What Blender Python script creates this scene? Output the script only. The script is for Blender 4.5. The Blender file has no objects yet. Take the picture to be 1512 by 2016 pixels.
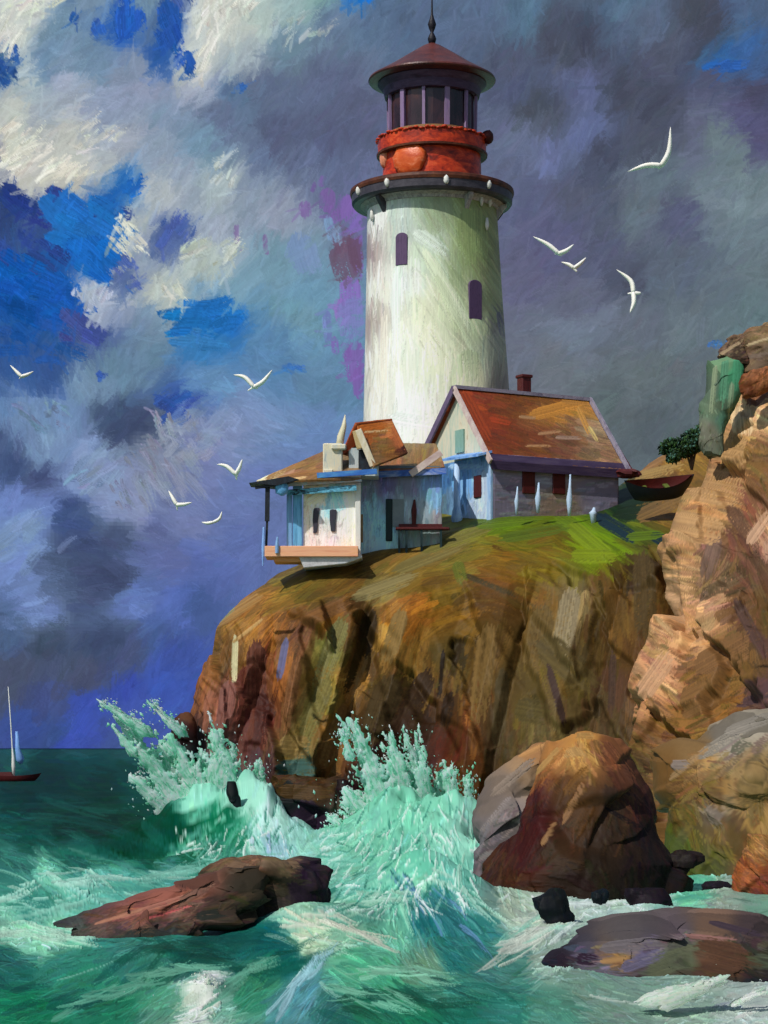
import bpy, bmesh, math, random
import numpy as np
from mathutils import Vector, Matrix
R = math.radians
SC = bpy.context.scene
COL = SC.collection
rng = np.random.default_rng(7)
random.seed(7)

# ------------------------------------------------------------------ camera, light, exposure
EYE = 4.5                      # metres above the still water
F = 4500.0                     # focal length in pixels of the 1512 x 2016 photograph
CX, HY = 756.0, 1472.0         # image column straight ahead, image row of the horizon
cam = bpy.data.cameras.new('camera')
cam.sensor_fit = 'AUTO'; cam.sensor_width = 36.0
cam.lens = F / 2016 * 36
cam.shift_y = (HY - 1008) / 2016
cam.clip_start = 0.5; cam.clip_end = 60000
camo = bpy.data.objects.new('camera', cam); COL.objects.link(camo)
camo.location = (0, 0, EYE); camo.rotation_euler = (R(90), 0, 0)
SC.camera = camo

SUN_EL = R(47)
SUN_H = Vector((-0.68, -0.73)).normalized()
sdir = Vector((SUN_H.x*math.cos(SUN_EL), SUN_H.y*math.cos(SUN_EL), math.sin(SUN_EL)))
W = bpy.data.worlds.new('World'); SC.world = W; W.use_nodes = True
nt = W.node_tree; bg = nt.nodes['Background']
sky = nt.nodes.new('ShaderNodeTexSky'); sky.sky_type = 'NISHITA'; sky.sun_disc = False
sky.sun_elevation = SUN_EL; sky.sun_rotation = math.atan2(SUN_H.x, SUN_H.y)
nt.links.new(sky.outputs[0], bg.inputs[0]); bg.inputs[1].default_value = 0.085
sl = bpy.data.lights.new('sun', 'SUN'); sl.energy = 3.3; sl.angle = R(0.6); sl.color = (1, 0.96, 0.90)
so = bpy.data.objects.new('sun', sl); COL.objects.link(so)
so.rotation_euler = (-sdir).to_track_quat('-Z', 'Y').to_euler()
SC.view_settings.view_transform = 'Standard'; SC.view_settings.look = 'None'
SC.view_settings.exposure = 0.0; SC.view_settings.gamma = 1.0

# ------------------------------------------------------------------ numbers
def lin(c):
    c = np.clip(np.asarray(c, float)/255.0, 0, 1)
    return np.where(c <= 0.04045, c/12.92, ((c+0.055)/1.055)**2.4)

def sat(c, k):
    g = c.mean(-1, keepdims=True); return np.clip(g+(c-g)*k, 2, 255)

def at(px, py, y):
    """world point seen at picture column/row and y metres away"""
    return np.array([(px-CX)*y/F, y, EYE + (HY-py)*y/F])

def V(px, py, y): return Vector(at(px, py, y))

TAB = rng.random((256, 256))
def vn(x, y, s=0):
    x = np.asarray(x, float)+s*37.31; y = np.asarray(y, float)+s*91.17
    xi = np.floor(x).astype(int); yi = np.floor(y).astype(int)
    fx = x-xi; fy = y-yi; fx = fx*fx*(3-2*fx); fy = fy*fy*(3-2*fy)
    a = TAB[xi & 255, yi & 255]; b = TAB[(xi+1) & 255, yi & 255]
    c = TAB[xi & 255, (yi+1) & 255]; d = TAB[(xi+1) & 255, (yi+1) & 255]
    return (a*(1-fx)+b*fx)*(1-fy) + (c*(1-fx)+d*fx)*fy
def fbm(x, y, s=0, o=4):
    t = 0; amp = 0.5; f = 1.0
    for k in range(o):
        t = t + amp*(vn(np.asarray(x)*f, np.asarray(y)*f, s+k*3)-0.5); amp *= 0.5; f *= 2.03
    return t
def fbm3(p, f, s=0):
    x, y, z = p[..., 0]*f, p[..., 1]*f, p[..., 2]*f
    return (fbm(x+0.37*y, z+0.61*y, s)+fbm(y-0.2*x, z+0.3*x, s+11)+fbm(x+0.5*z, y-0.4*z, s+23))*0.66

def idw(gx, gy, pts, power=3.0, eps=18.0):
    """inverse distance blend of control values [(x, y, (values))]"""
    px = np.array([p[0] for p in pts], float); py = np.array([p[1] for p in pts], float)
    val = np.array([p[2] for p in pts], float)
    if val.ndim == 1: val = val[:, None]
    sh = np.shape(gx); gx = np.ravel(gx); gy = np.ravel(gy)
    out = np.empty((gx.size, val.shape[1]))
    for i in range(0, gx.size, 40000):
        d2 = (gx[i:i+40000, None]-px)**2 + (gy[i:i+40000, None]-py)**2 + eps*eps
        w = d2**(-power/2*1.35)
        out[i:i+40000] = (w@val)/w.sum(1, keepdims=True)
    return out.reshape(sh+(val.shape[1],))

def chart(P):
    y = np.maximum(P[..., 1], 1.0)
    return CX + P[..., 0]*F/y, HY - (P[..., 2]-EYE)*F/y

# ------------------------------------------------------------------ brush work: pigment laid on a surface grid stroke by stroke
NOISE = rng.random((512, 512))
def blur(a, k):
    for _ in range(2):
        for ax in (0, 1):
            c = np.cumsum(np.concatenate([np.repeat(np.take(a, [0], ax), k+1, ax), a, np.repeat(np.take(a, [-1], ax), k, ax)], ax), ax)
            n = a.shape[ax]; a = (np.take(c, np.arange(2*k+1, 2*k+1+n), ax)-np.take(c, np.arange(0, n), ax))/(2*k+1)
    return a
def dab(S, r, c, ang, L, Wd, col, op=0.92, dry=0.35, curve=0.0, lift=1.0, var=0.13):
    """one stroke, L long and Wd wide, centred on grid point (r, c)"""
    H_, W_ = S.C.shape[:2]; ca, sa = math.cos(ang), math.sin(ang)
    hx = (abs(ca)*L+abs(sa)*Wd)*0.5+1; hy = (abs(sa)*L+abs(ca)*Wd)*0.5+1; hd = 0.5*(L+Wd)
    ec = int(min(hd/max(S.sc[r, c], 0.05), S.cap))+2; er = int(min(hd/max(S.sr[r, c], 0.05), S.cap))+2
    r0, r1 = max(0, r-er), min(H_, r+er+1); c0, c1 = max(0, c-ec), min(W_, c+ec+1)
    dx = S.px[r0:r1, c0:c1]-S.px[r, c]; dy = S.py[r0:r1, c0:c1]-S.py[r, c]
    u = dx*ca+dy*sa; v = -dx*sa+dy*ca+curve*u*u
    L = L*np.sqrt(1.06-0.72*np.clip(2*v/Wd, -1, 1)**2); nb = max(4, int(Wd*0.7))
    br = rng.random((3, nb+1)); br[1:] = br[1:]*0.6+0.4*np.roll(br[1:], 1, 1)
    b = np.clip(((v/Wd+0.5)*nb), 0, nb).astype(int)
    bb = br[0][b]
    m = (np.abs(v) < Wd/2) & (u > -L/2*(0.78+0.22*br[1][b])) & (u < L/2*(0.65+0.35*br[2][b])) & (S.sg[r0:r1, c0:c1] == S.sg[r, c])
    if not m.any(): return
    tt = np.clip(u/L+0.5, 0, 1)
    i0, j0 = rng.integers(0, 400, 2)
    sp = NOISE[(np.arange(r0, r1)[:, None]+i0) & 511, (np.arange(c0, c1)[None, :]+j0) & 511]
    edge = np.clip((0.5-np.abs(v)/Wd)*Wd/1.5, 0, 1)
    a = m*op*edge*np.where(sp*0.35+bb*0.65 < dry*tt*1.25, 0.12, 1.0)
    cc = np.asarray(col)[None, None, :]*(1+var*2*(bb-0.5))[..., None]
    S.C[r0:r1, c0:c1] = S.C[r0:r1, c0:c1]*(1-a[..., None])+cc*a[..., None]
    S.Hm[r0:r1, c0:c1] = S.Hm[r0:r1, c0:c1]*(1-a)+lift*(0.35+0.65*bb)*a

class Surf:
    """a grid of points that gets pigment"""
    def __init__(s, P, wrap=False, px=None, py=None, cap=110, sm=3):
        s.P = P; s.px, s.py = chart(P) if px is None else (px, py)
        s.Hm = np.zeros(P.shape[:2]); s.C = np.zeros(P.shape); s.cap = cap
        xr, xc = np.gradient(s.px); yr, yc = np.gradient(s.py)
        s.sr = blur(np.hypot(xr, yr), sm); s.sc = blur(np.hypot(xc, yc), sm)
        s.sg = np.sign(blur(xc*yr-xr*yc, 1)).astype(np.int8)
        s.front = np.sign(np.median(s.sg[P[..., 1] < np.median(P[..., 1])])) if px is None else s.sg[5, 5]
    def strokes(s, n, L, Wd, angf, colf, op=0.9, dry=0.35, jit=14, amax=0.35, curve=0.0, lift=1.0, keep=None, hue=6, var=0.13):
        H_, W_ = s.C.shape[:2]
        rr = rng.integers(0, H_, n); cc = rng.integers(0, W_, n)
        px, py = s.px[rr, cc], s.py[rr, cc]
        ok = (px > -160) & (px < 1680) & (py > -120) & (py < 2200)
        if keep is not None: ok &= keep(px, py, rr, cc)
        rr, cc, px, py = rr[ok], cc[ok], px[ok], py[ok]
        if not len(rr): return
        cols = colf(px, py, rr, cc)
        cols = cols*(1+rng.normal(0, jit/128, (len(rr), 1)))+rng.normal(0, hue, (len(rr), 3))
        an = angf(px, py)+rng.normal(0, amax, len(rr))
        for r, c, a, k in zip(rr, cc, an, cols):
            l = L*rng.uniform(0.55, 1.5); w = Wd*rng.uniform(0.6, 1.4)
            if s.sg[r, c] != s.front: continue
            dab(s, r, c, a, l, w, np.clip(k, 0, 255), op, dry, rng.normal(0, 1)*curve/l, lift, var)
    def put(s, px, py, deg, L, Wd, col, op=0.95, dry=0.3, curve=0.0, lift=1.3, var=0.13):
        """one deliberate stroke through the surface point nearest the given place"""
        d = (s.px-px)**2+(s.py-py)**2+np.where(s.sg == s.front, 0, 1e4)
        r, c = np.unravel_index(np.argmin(d), d.shape)
        if d[r, c] > 900: return
        dab(s, r, c, R(deg), L, Wd, np.array(col, float), op, dry, curve/L, lift, var)

# ------------------------------------------------------------------ mesh + material helpers
def link(o, parent=None):
    COL.objects.link(o)
    if parent is not None: o.parent = parent
    return o
def tag(o, label, cat, group=None, kind=None):
    if label: o['label'] = label
    if cat: o['category'] = cat
    if group: o['group'] = group
    if kind: o['kind'] = kind
    return o
def empty(name, loc, label, cat, group=None, rz=0.0):
    o = bpy.data.objects.new(name, None); o.empty_display_size = 0.3
    o.location = loc; o.rotation_euler = (0, 0, rz); link(o)
    return tag(o, label, cat, group)

def grid_obj(name, P, C=None, mat=None, parent=None, wrap=False, gain=1.0, smooth=True, cap=False):
    H_, W_ = P.shape[:2]
    me = bpy.data.meshes.new(name)
    idx = np.arange(H_*W_).reshape(H_, W_)
    if wrap:
        j = np.roll(idx, -1, 1)
        q = np.stack([idx[:-1], j[:-1], j[1:], idx[1:]], -1).reshape(-1, 4)
    else:
        q = np.stack([idx[:-1, :-1], idx[:-1, 1:], idx[1:, 1:], idx[1:, :-1]], -1).reshape(-1, 4)
    me.vertices.add(H_*W_); me.vertices.foreach_set('co', P.astype(np.float32).ravel())
    me.loops.add(q.size); me.loops.foreach_set('vertex_index', q.astype(np.int32).ravel())
    me.polygons.add(len(q)); me.polygons.foreach_set('loop_start', np.arange(0, q.size, 4, dtype=np.int32))
    me.polygons.foreach_set('use_smooth', np.full(len(q), smooth))
    me.update(calc_edges=True)
    if C is not None:
        at_ = me.attributes.new('pigment', 'FLOAT_COLOR', 'POINT')
        col = np.ones((H_*W_, 4), np.float32); col[:, :3] = np.clip(lin(C.reshape(-1, 3))*gain, 0, 0.92)
        at_.data.foreach_set('color', col.ravel())
    if mat: me.materials.append(mat)
    o = bpy.data.objects.new(name, me)
    return link(o, parent)

def norms(P):
    a = np.gradient(P, axis=0); b = np.gradient(P, axis=1)
    n = np.cross(b, a); l = np.linalg.norm(n, axis=-1, keepdims=True)
    return n/np.maximum(l, 1e-9)

def pigment_mat(name, rough=0.6, spec=0.3, bump=0.25, scale=6.0, emit=False, var=0.12, stretch=(1, 1, 0.3), through=0.0):
    m = bpy.data.materials.new(name); m.use_nodes = True; t = m.node_tree; N = t.nodes
    a = N.new('ShaderNodeAttribute'); a.attribute_name = 'pigment'
    if emit:
        for n in list(N):
            if n.type == 'BSDF_PRINCIPLED': N.remove(n)
        e = N.new('ShaderNodeEmission'); t.links.new(a.outputs['Color'], e.inputs[0])
        t.links.new(e.outputs[0], N['Material Output'].inputs[0]); return m
    b = N['Principled BSDF']
    tc = N.new('ShaderNodeTexCoord'); mp = N.new('ShaderNodeMapping'); mp.inputs['Scale'].default_value = stretch
    no = N.new('ShaderNodeTexNoise'); no.inputs['Scale'].default_value = scale; no.inputs['Detail'].default_value = 6
    t.links.new(tc.outputs['Object'], mp.inputs[0]); t.links.new(mp.outputs[0], no.inputs[0])
    mr = N.new('ShaderNodeMapRange'); mr.inputs[3].default_value = 1-var; mr.inputs[4].default_value = 1+var
    t.links.new(no.outputs[0], mr.inputs[0])
    mx = N.new('ShaderNodeVectorMath'); mx.operation = 'SCALE'
    t.links.new(a.outputs['Color'], mx.inputs[0]); t.links.new(mr.outputs[0], mx.inputs['Scale'])
    t.links.new(mx.outputs[0], b.inputs['Base Color'])
    b.inputs['Roughness'].default_value = rough; b.inputs['Specular IOR Level'].default_value = spec
    bu = N.new('ShaderNodeBump'); bu.inputs['Strength'].default_value = bump; bu.inputs['Distance'].default_value = 0.05
    t.links.new(no.outputs[0], bu.inputs['Height']); t.links.new(bu.outputs[0], b.inputs['Normal'])
    if through > 0:
        tl = N.new('ShaderNodeBsdfTranslucent'); t.links.new(mx.outputs[0], tl.inputs[0])
        ms = N.new('ShaderNodeMixShader'); ms.inputs[0].default_value = through
        t.links.new(b.outputs[0], ms.inputs[1]); t.links.new(tl.outputs[0], ms.inputs[2]); t.links.new(ms.outputs[0], N['Material Output'].inputs[0])
    return m

def brushy(name, cols, scale=2.0, stretch=(1, 1, 1), rough=0.55, spec=0.35, bump=0.35, contrast=0.5, gain=1.0):
    """streaky hand-brushed paint: colours mixed by stretched noise, fine bristle bump"""
    m = bpy.data.materials.new(name); m.use_nodes = True; t = m.node_tree; N = t.nodes; b = N['Principled BSDF']
    tc = N.new('ShaderNodeTexCoord'); mp = N.new('ShaderNodeMapping'); mp.inputs['Scale'].default_value = stretch
    t.links.new(tc.outputs['Object'], mp.inputs[0])
    no = N.new('ShaderNodeTexNoise'); no.inputs['Scale'].default_value = scale; no.inputs['Detail'].default_value = 7
    no.inputs['Roughness'].default_value = 0.65; no.inputs['Distortion'].default_value = 0.5
    t.links.new(mp.outputs[0], no.inputs[0])
    cr = N.new('ShaderNodeValToRGB'); t.links.new(no.outputs[0], cr.inputs[0])
    el = cr.color_ramp.elements; n = len(cols)
    for i, c in enumerate(cols):
        pos = 0.5+(i/(max(n-1, 1))-0.5)*contrast
        e = el[i] if i < 2 else el.new(pos)
        e.position = pos; e.color = tuple(np.clip(lin(c)*gain, 0, 0.9))+(1,)
    if n == 1: el[1].color = el[0].color
    t.links.new(cr.outputs[0], b.inputs['Base Color'])
    b.inputs['Roughness'].default_value = rough; b.inputs['Specular IOR Level'].default_value = spec
    fi = N.new('ShaderNodeTexNoise'); fi.inputs['Scale'].default_value = scale*7; fi.inputs['Detail'].default_value = 4
    t.links.new(mp.outputs[0], fi.inputs[0])
    bu = N.new('ShaderNodeBump'); bu.inputs['Strength'].default_value = bump; bu.inputs['Distance'].default_value = 0.04
    t.links.new(fi.outputs[0], bu.inputs['Height']); t.links.new(bu.outputs[0], b.inputs['Normal'])
    return m

class MB:
    """collects faces, then links ONE mesh object"""
    def __init__(s): s.v = []; s.f = []
    def add(s, vs, fs):
        o = len(s.v); s.v += [tuple(map(float, v)) for v in vs]; s.f += [tuple(i+o for i in f) for f in fs]
    def box(s, c, size, M=None, bev=0.0):
        x, y, z = [k/2 for k in size]
        vs = [Vector((i*x, j*y, k*z)) for i in (-1, 1) for j in (-1, 1) for k in (-1, 1)]
        if M is not None: vs = [M @ v for v in vs]
        vs = [v+Vector(c) for v in vs]
        s.add(vs, [(0, 1, 3, 2), (4, 6, 7, 5), (0, 4, 5, 1), (2, 3, 7, 6), (0, 2, 6, 4), (1, 5, 7, 3)])
    def bar(s, a, b, w, h=None, up=(0, 0, 1)):
        a, b = Vector(a), Vector(b); d = (b-a); L = d.length; d.normalize()
        u = Vector(up); x = d.cross(u)
        if x.length < 1e-3: x = d.cross(Vector((0, 1, 0)))
        x.normalize(); u = x.cross(d); h = h or w
        vs = [p+x*i*w/2+u*j*h/2 for p in (a, b) for i, j in ((-1, -1), (1, -1), (1, 1), (-1, 1))]
        s.add(vs, [(3, 2, 1, 0), (4, 5, 6, 7), (0, 1, 5, 4), (1, 2, 6, 5), (2, 3, 7, 6), (3, 0, 4, 7)])
    def tube(s, pts, rad, n=8):
        """tapered tube through points"""
        pts = [Vector(p) for p in pts]; rings = []
        for i, p in enumerate(pts):
            d = (pts[min(i+1, len(pts)-1)]-pts[max(i-1, 0)]).normalized()
            x = d.cross(Vector((0, 1, 0.01)))
            if x.length < 1e-3: x = d.cross(Vector((1, 0, 0)))
            x.normalize(); y = x.cross(d); r = rad[i]
            rx, ry = (r if isinstance(r, (tuple, list)) else (r, r))
            rings.append([p+x*math.cos(2*math.pi*k/n)*rx+y*math.sin(2*math.pi*k/n)*ry for k in range(n)])
        o = [v for r in rings for v in r]; f = []
        for i in range(len(pts)-1):
            for k in range(n): f.append((i*n+k, i*n+(k+1) % n, (i+1)*n+(k+1) % n, (i+1)*n+k))
        f.append(tuple(range(n-1, -1, -1))); f.append(tuple((len(pts)-1)*n+k for k in range(n)))
        s.add(o, f)
    def lathe(s, prof, c=(0, 0, 0), n=48, ph0=0.0, ph1=2*math.pi):
        full = abs(ph1-ph0-2*math.pi) < 1e-6; m = n if full else n+1
        vs = [(c[0]+r*math.cos(ph0+(ph1-ph0)*k/n), c[1]+r*math.sin(ph0+(ph1-ph0)*k/n), c[2]+z) for r, z in prof for k in range(m)]
        fs = []
        for i in range(len(prof)-1):
            for k in range(n):
                k2 = (k+1) % m if full else k+1
                fs.append((i*m+k, i*m+k2, (i+1)*m+k2, (i+1)*m+k))
        s.add(vs, fs)
    def prism(s, poly, d):
        """polygon (3D points) extruded by vector d"""
        n = len(poly); d = Vector(d); a = [Vector(p) for p in poly]; b = [p+d for p in a]
        s.add(a+b, [tuple(range(n-1, -1, -1)), tuple(range(n, 2*n))]+[(i, (i+1) % n, n+(i+1) % n, n+i) for i in range(n)])
    def blob(s, c, r, seed=0, n=10, rough=0.18):
        rg = random.Random(seed); c = Vector(c); vs = []; fs = []
        for i in range(n+1):
            th = math.pi*i/n
            for k in range(n*2):
                ph = math.pi*k/n; q = 1+rough*(rg.random()-0.5)*(0 < i < n)
                vs.append(c+Vector((r[0]*math.sin(th)*math.cos(ph)*q, r[1]*math.sin(th)*math.sin(ph)*q, r[2]*math.cos(th)*q)))
        m = n*2
        for i in range(n):
            for k in range(m): fs.append((i*m+k, i*m+(k+1) % m, (i+1)*m+(k+1) % m, (i+1)*m+k))
        s.add(vs, fs)
    def build(s, name, mat, parent=None, smooth=False, bevel=0.0):
        me = bpy.data.meshes.new(name); me.from_pydata(s.v, [], s.f); me.update()
        bm = bmesh.new(); bm.from_mesh(me)
        bmesh.ops.remove_doubles(bm, verts=bm.verts, dist=1e-5)
        bmesh.ops.recalc_face_normals(bm, faces=bm.faces)
        if bevel > 0:
            bmesh.ops.bevel(bm, geom=list(bm.edges), offset=bevel, segments=1, affect='EDGES', clamp_overlap=True)
        bm.to_mesh(me); bm.free()
        if smooth: me.polygons.foreach_set('use_smooth', [True]*len(me.polygons))
        me.materials.append(mat)
        o = bpy.data.objects.new(name, me); link(o)
        if parent is not None:
            o.parent = parent; o.matrix_parent_inverse = parent.matrix_world.inverted() if False else Matrix.Translation(-Vector(parent.location))
        return o

def dabs_obj(name, P, D, LW, C, mat, parent=None, gain=1.0):
    """many small solid flecks: positions, directions, (length, width, thickness), colours"""
    n = len(P)
    D = D/np.maximum(np.linalg.norm(D, axis=1, keepdims=True), 1e-9)
    X = np.cross(D, np.array([0, 1, 0.2])); X /= np.maximum(np.linalg.norm(X, axis=1, keepdims=True), 1e-9)
    Y = np.cross(X, D)
    l, w, t = LW[:, :1], LW[:, 1:2], LW[:, 2:3]
    sk = rng.normal(0, 0.25, (n, 1))
    v = np.stack([P-D*l/2, P+X*w/2+D*l*sk*0.5, P+Y*t/2, P-X*w/2-D*l*sk*0.4, P-Y*t/2, P+D*l/2], 1)
    base = np.array([(0, 2, 1), (0, 3, 2), (0, 4, 3), (0, 1, 4), (5, 1, 2), (5, 2, 3), (5, 3, 4), (5, 4, 1)])
    f = (np.arange(n)[:, None, None]*6+base[None]).reshape(-1, 3)
    me = bpy.data.meshes.new(name)
    me.vertices.add(n*6); me.vertices.foreach_set('co', v.astype(np.float32).ravel())
    me.loops.add(f.size); me.loops.foreach_set('vertex_index', f.astype(np.int32).ravel())
    me.polygons.add(len(f)); me.polygons.foreach_set('loop_start', np.arange(0, f.size, 3, dtype=np.int32))
    me.polygons.foreach_set('use_smooth', np.full(len(f), True))
    me.update(calc_edges=True)
    a = me.attributes.new('pigment', 'FLOAT_COLOR', 'POINT')
    col = np.ones((n, 6, 4), np.float32); col[:, :, :3] = np.clip(lin(C)*gain, 0, 0.9)[:, None]
    a.data.foreach_set('color', col.ravel())
    me.materials.append(mat)
    return link(bpy.data.objects.new(name, me), parent)

def cr(pts, n):
    """Catmull-Rom through rows of points (k, ..., 3) -> n samples"""
    pts = np.asarray(pts, float); k = len(pts)
    t = np.linspace(0, k-1, n); i = np.minimum(t.astype(int), k-2); f = (t-i).reshape((-1,)+(1,)*(pts.ndim-1))
    g = lambda j: pts[np.clip(j, 0, k-1)]
    p0, p1, p2, p3 = g(i-1), g(i), g(i+1), g(i+2)
    return 0.5*(2*p1+(p2-p0)*f+(2*p0-5*p1+4*p2-p3)*f**2+(3*p1-p0-3*p2+p3)*f**3)

def facets(Q, n, seed, amp, tilt, stretch=(1, 1, 1)):
    """chiselled break planes: nearest-seed cells, each with its own offset and tilt. Q (...,3) -> offset, cell id"""
    rg = np.random.default_rng(seed); S = np.asarray(stretch, float)
    q = Q.reshape(-1, 3)*S
    wob = np.stack([fbm3(Q, 0.8, 5).ravel(), fbm3(Q, 0.8, 6).ravel(), fbm3(Q, 0.8, 8).ravel()], 1)
    q = q+wob*0.2*np.ptp(q, axis=0).max()/12
    seeds = q[rg.integers(0, len(q), n)]
    off = rg.normal(0, 1, n)*amp; gr = rg.normal(0, 1, (n, 3))*tilt
    idx = np.empty(len(q), int); d = np.empty(len(q))
    for i in range(0, len(q), 20000):
        dd = ((q[i:i+20000, None]-seeds)**2).sum(-1)
        idx[i:i+20000] = dd.argmin(1)
    d = off[idx]+((q-seeds[idx])*gr[idx]).sum(1)
    return d.reshape(Q.shape[:-1]), idx.reshape(Q.shape[:-1])

M_ROCK = pigment_mat('rock_paint', rough=0.6, spec=0.12, bump=0.25, scale=5, var=0.12, stretch=(1.4, 1.4, 0.5))
M_SEA = pigment_mat('sea_paint', rough=0.55, spec=0.015, bump=0.12, scale=3.0, var=0.08, stretch=(0.5, 0.25, 1))
M_FOAM = pigment_mat('foam_paint', rough=0.8, spec=0.1, bump=0.0, scale=6, var=0.06, through=0.62)
M_WALLP = pigment_mat('tower_paint', rough=0.5, spec=0.35, bump=0.4, scale=4, var=0.07, stretch=(2.5, 2.5, 0.25))
M_SKY = pigment_mat('sky_paint', emit=True)
M_PLANT = pigment_mat('leaf_paint', rough=0.6, spec=0.2, bump=0.1, var=0.1)

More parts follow.
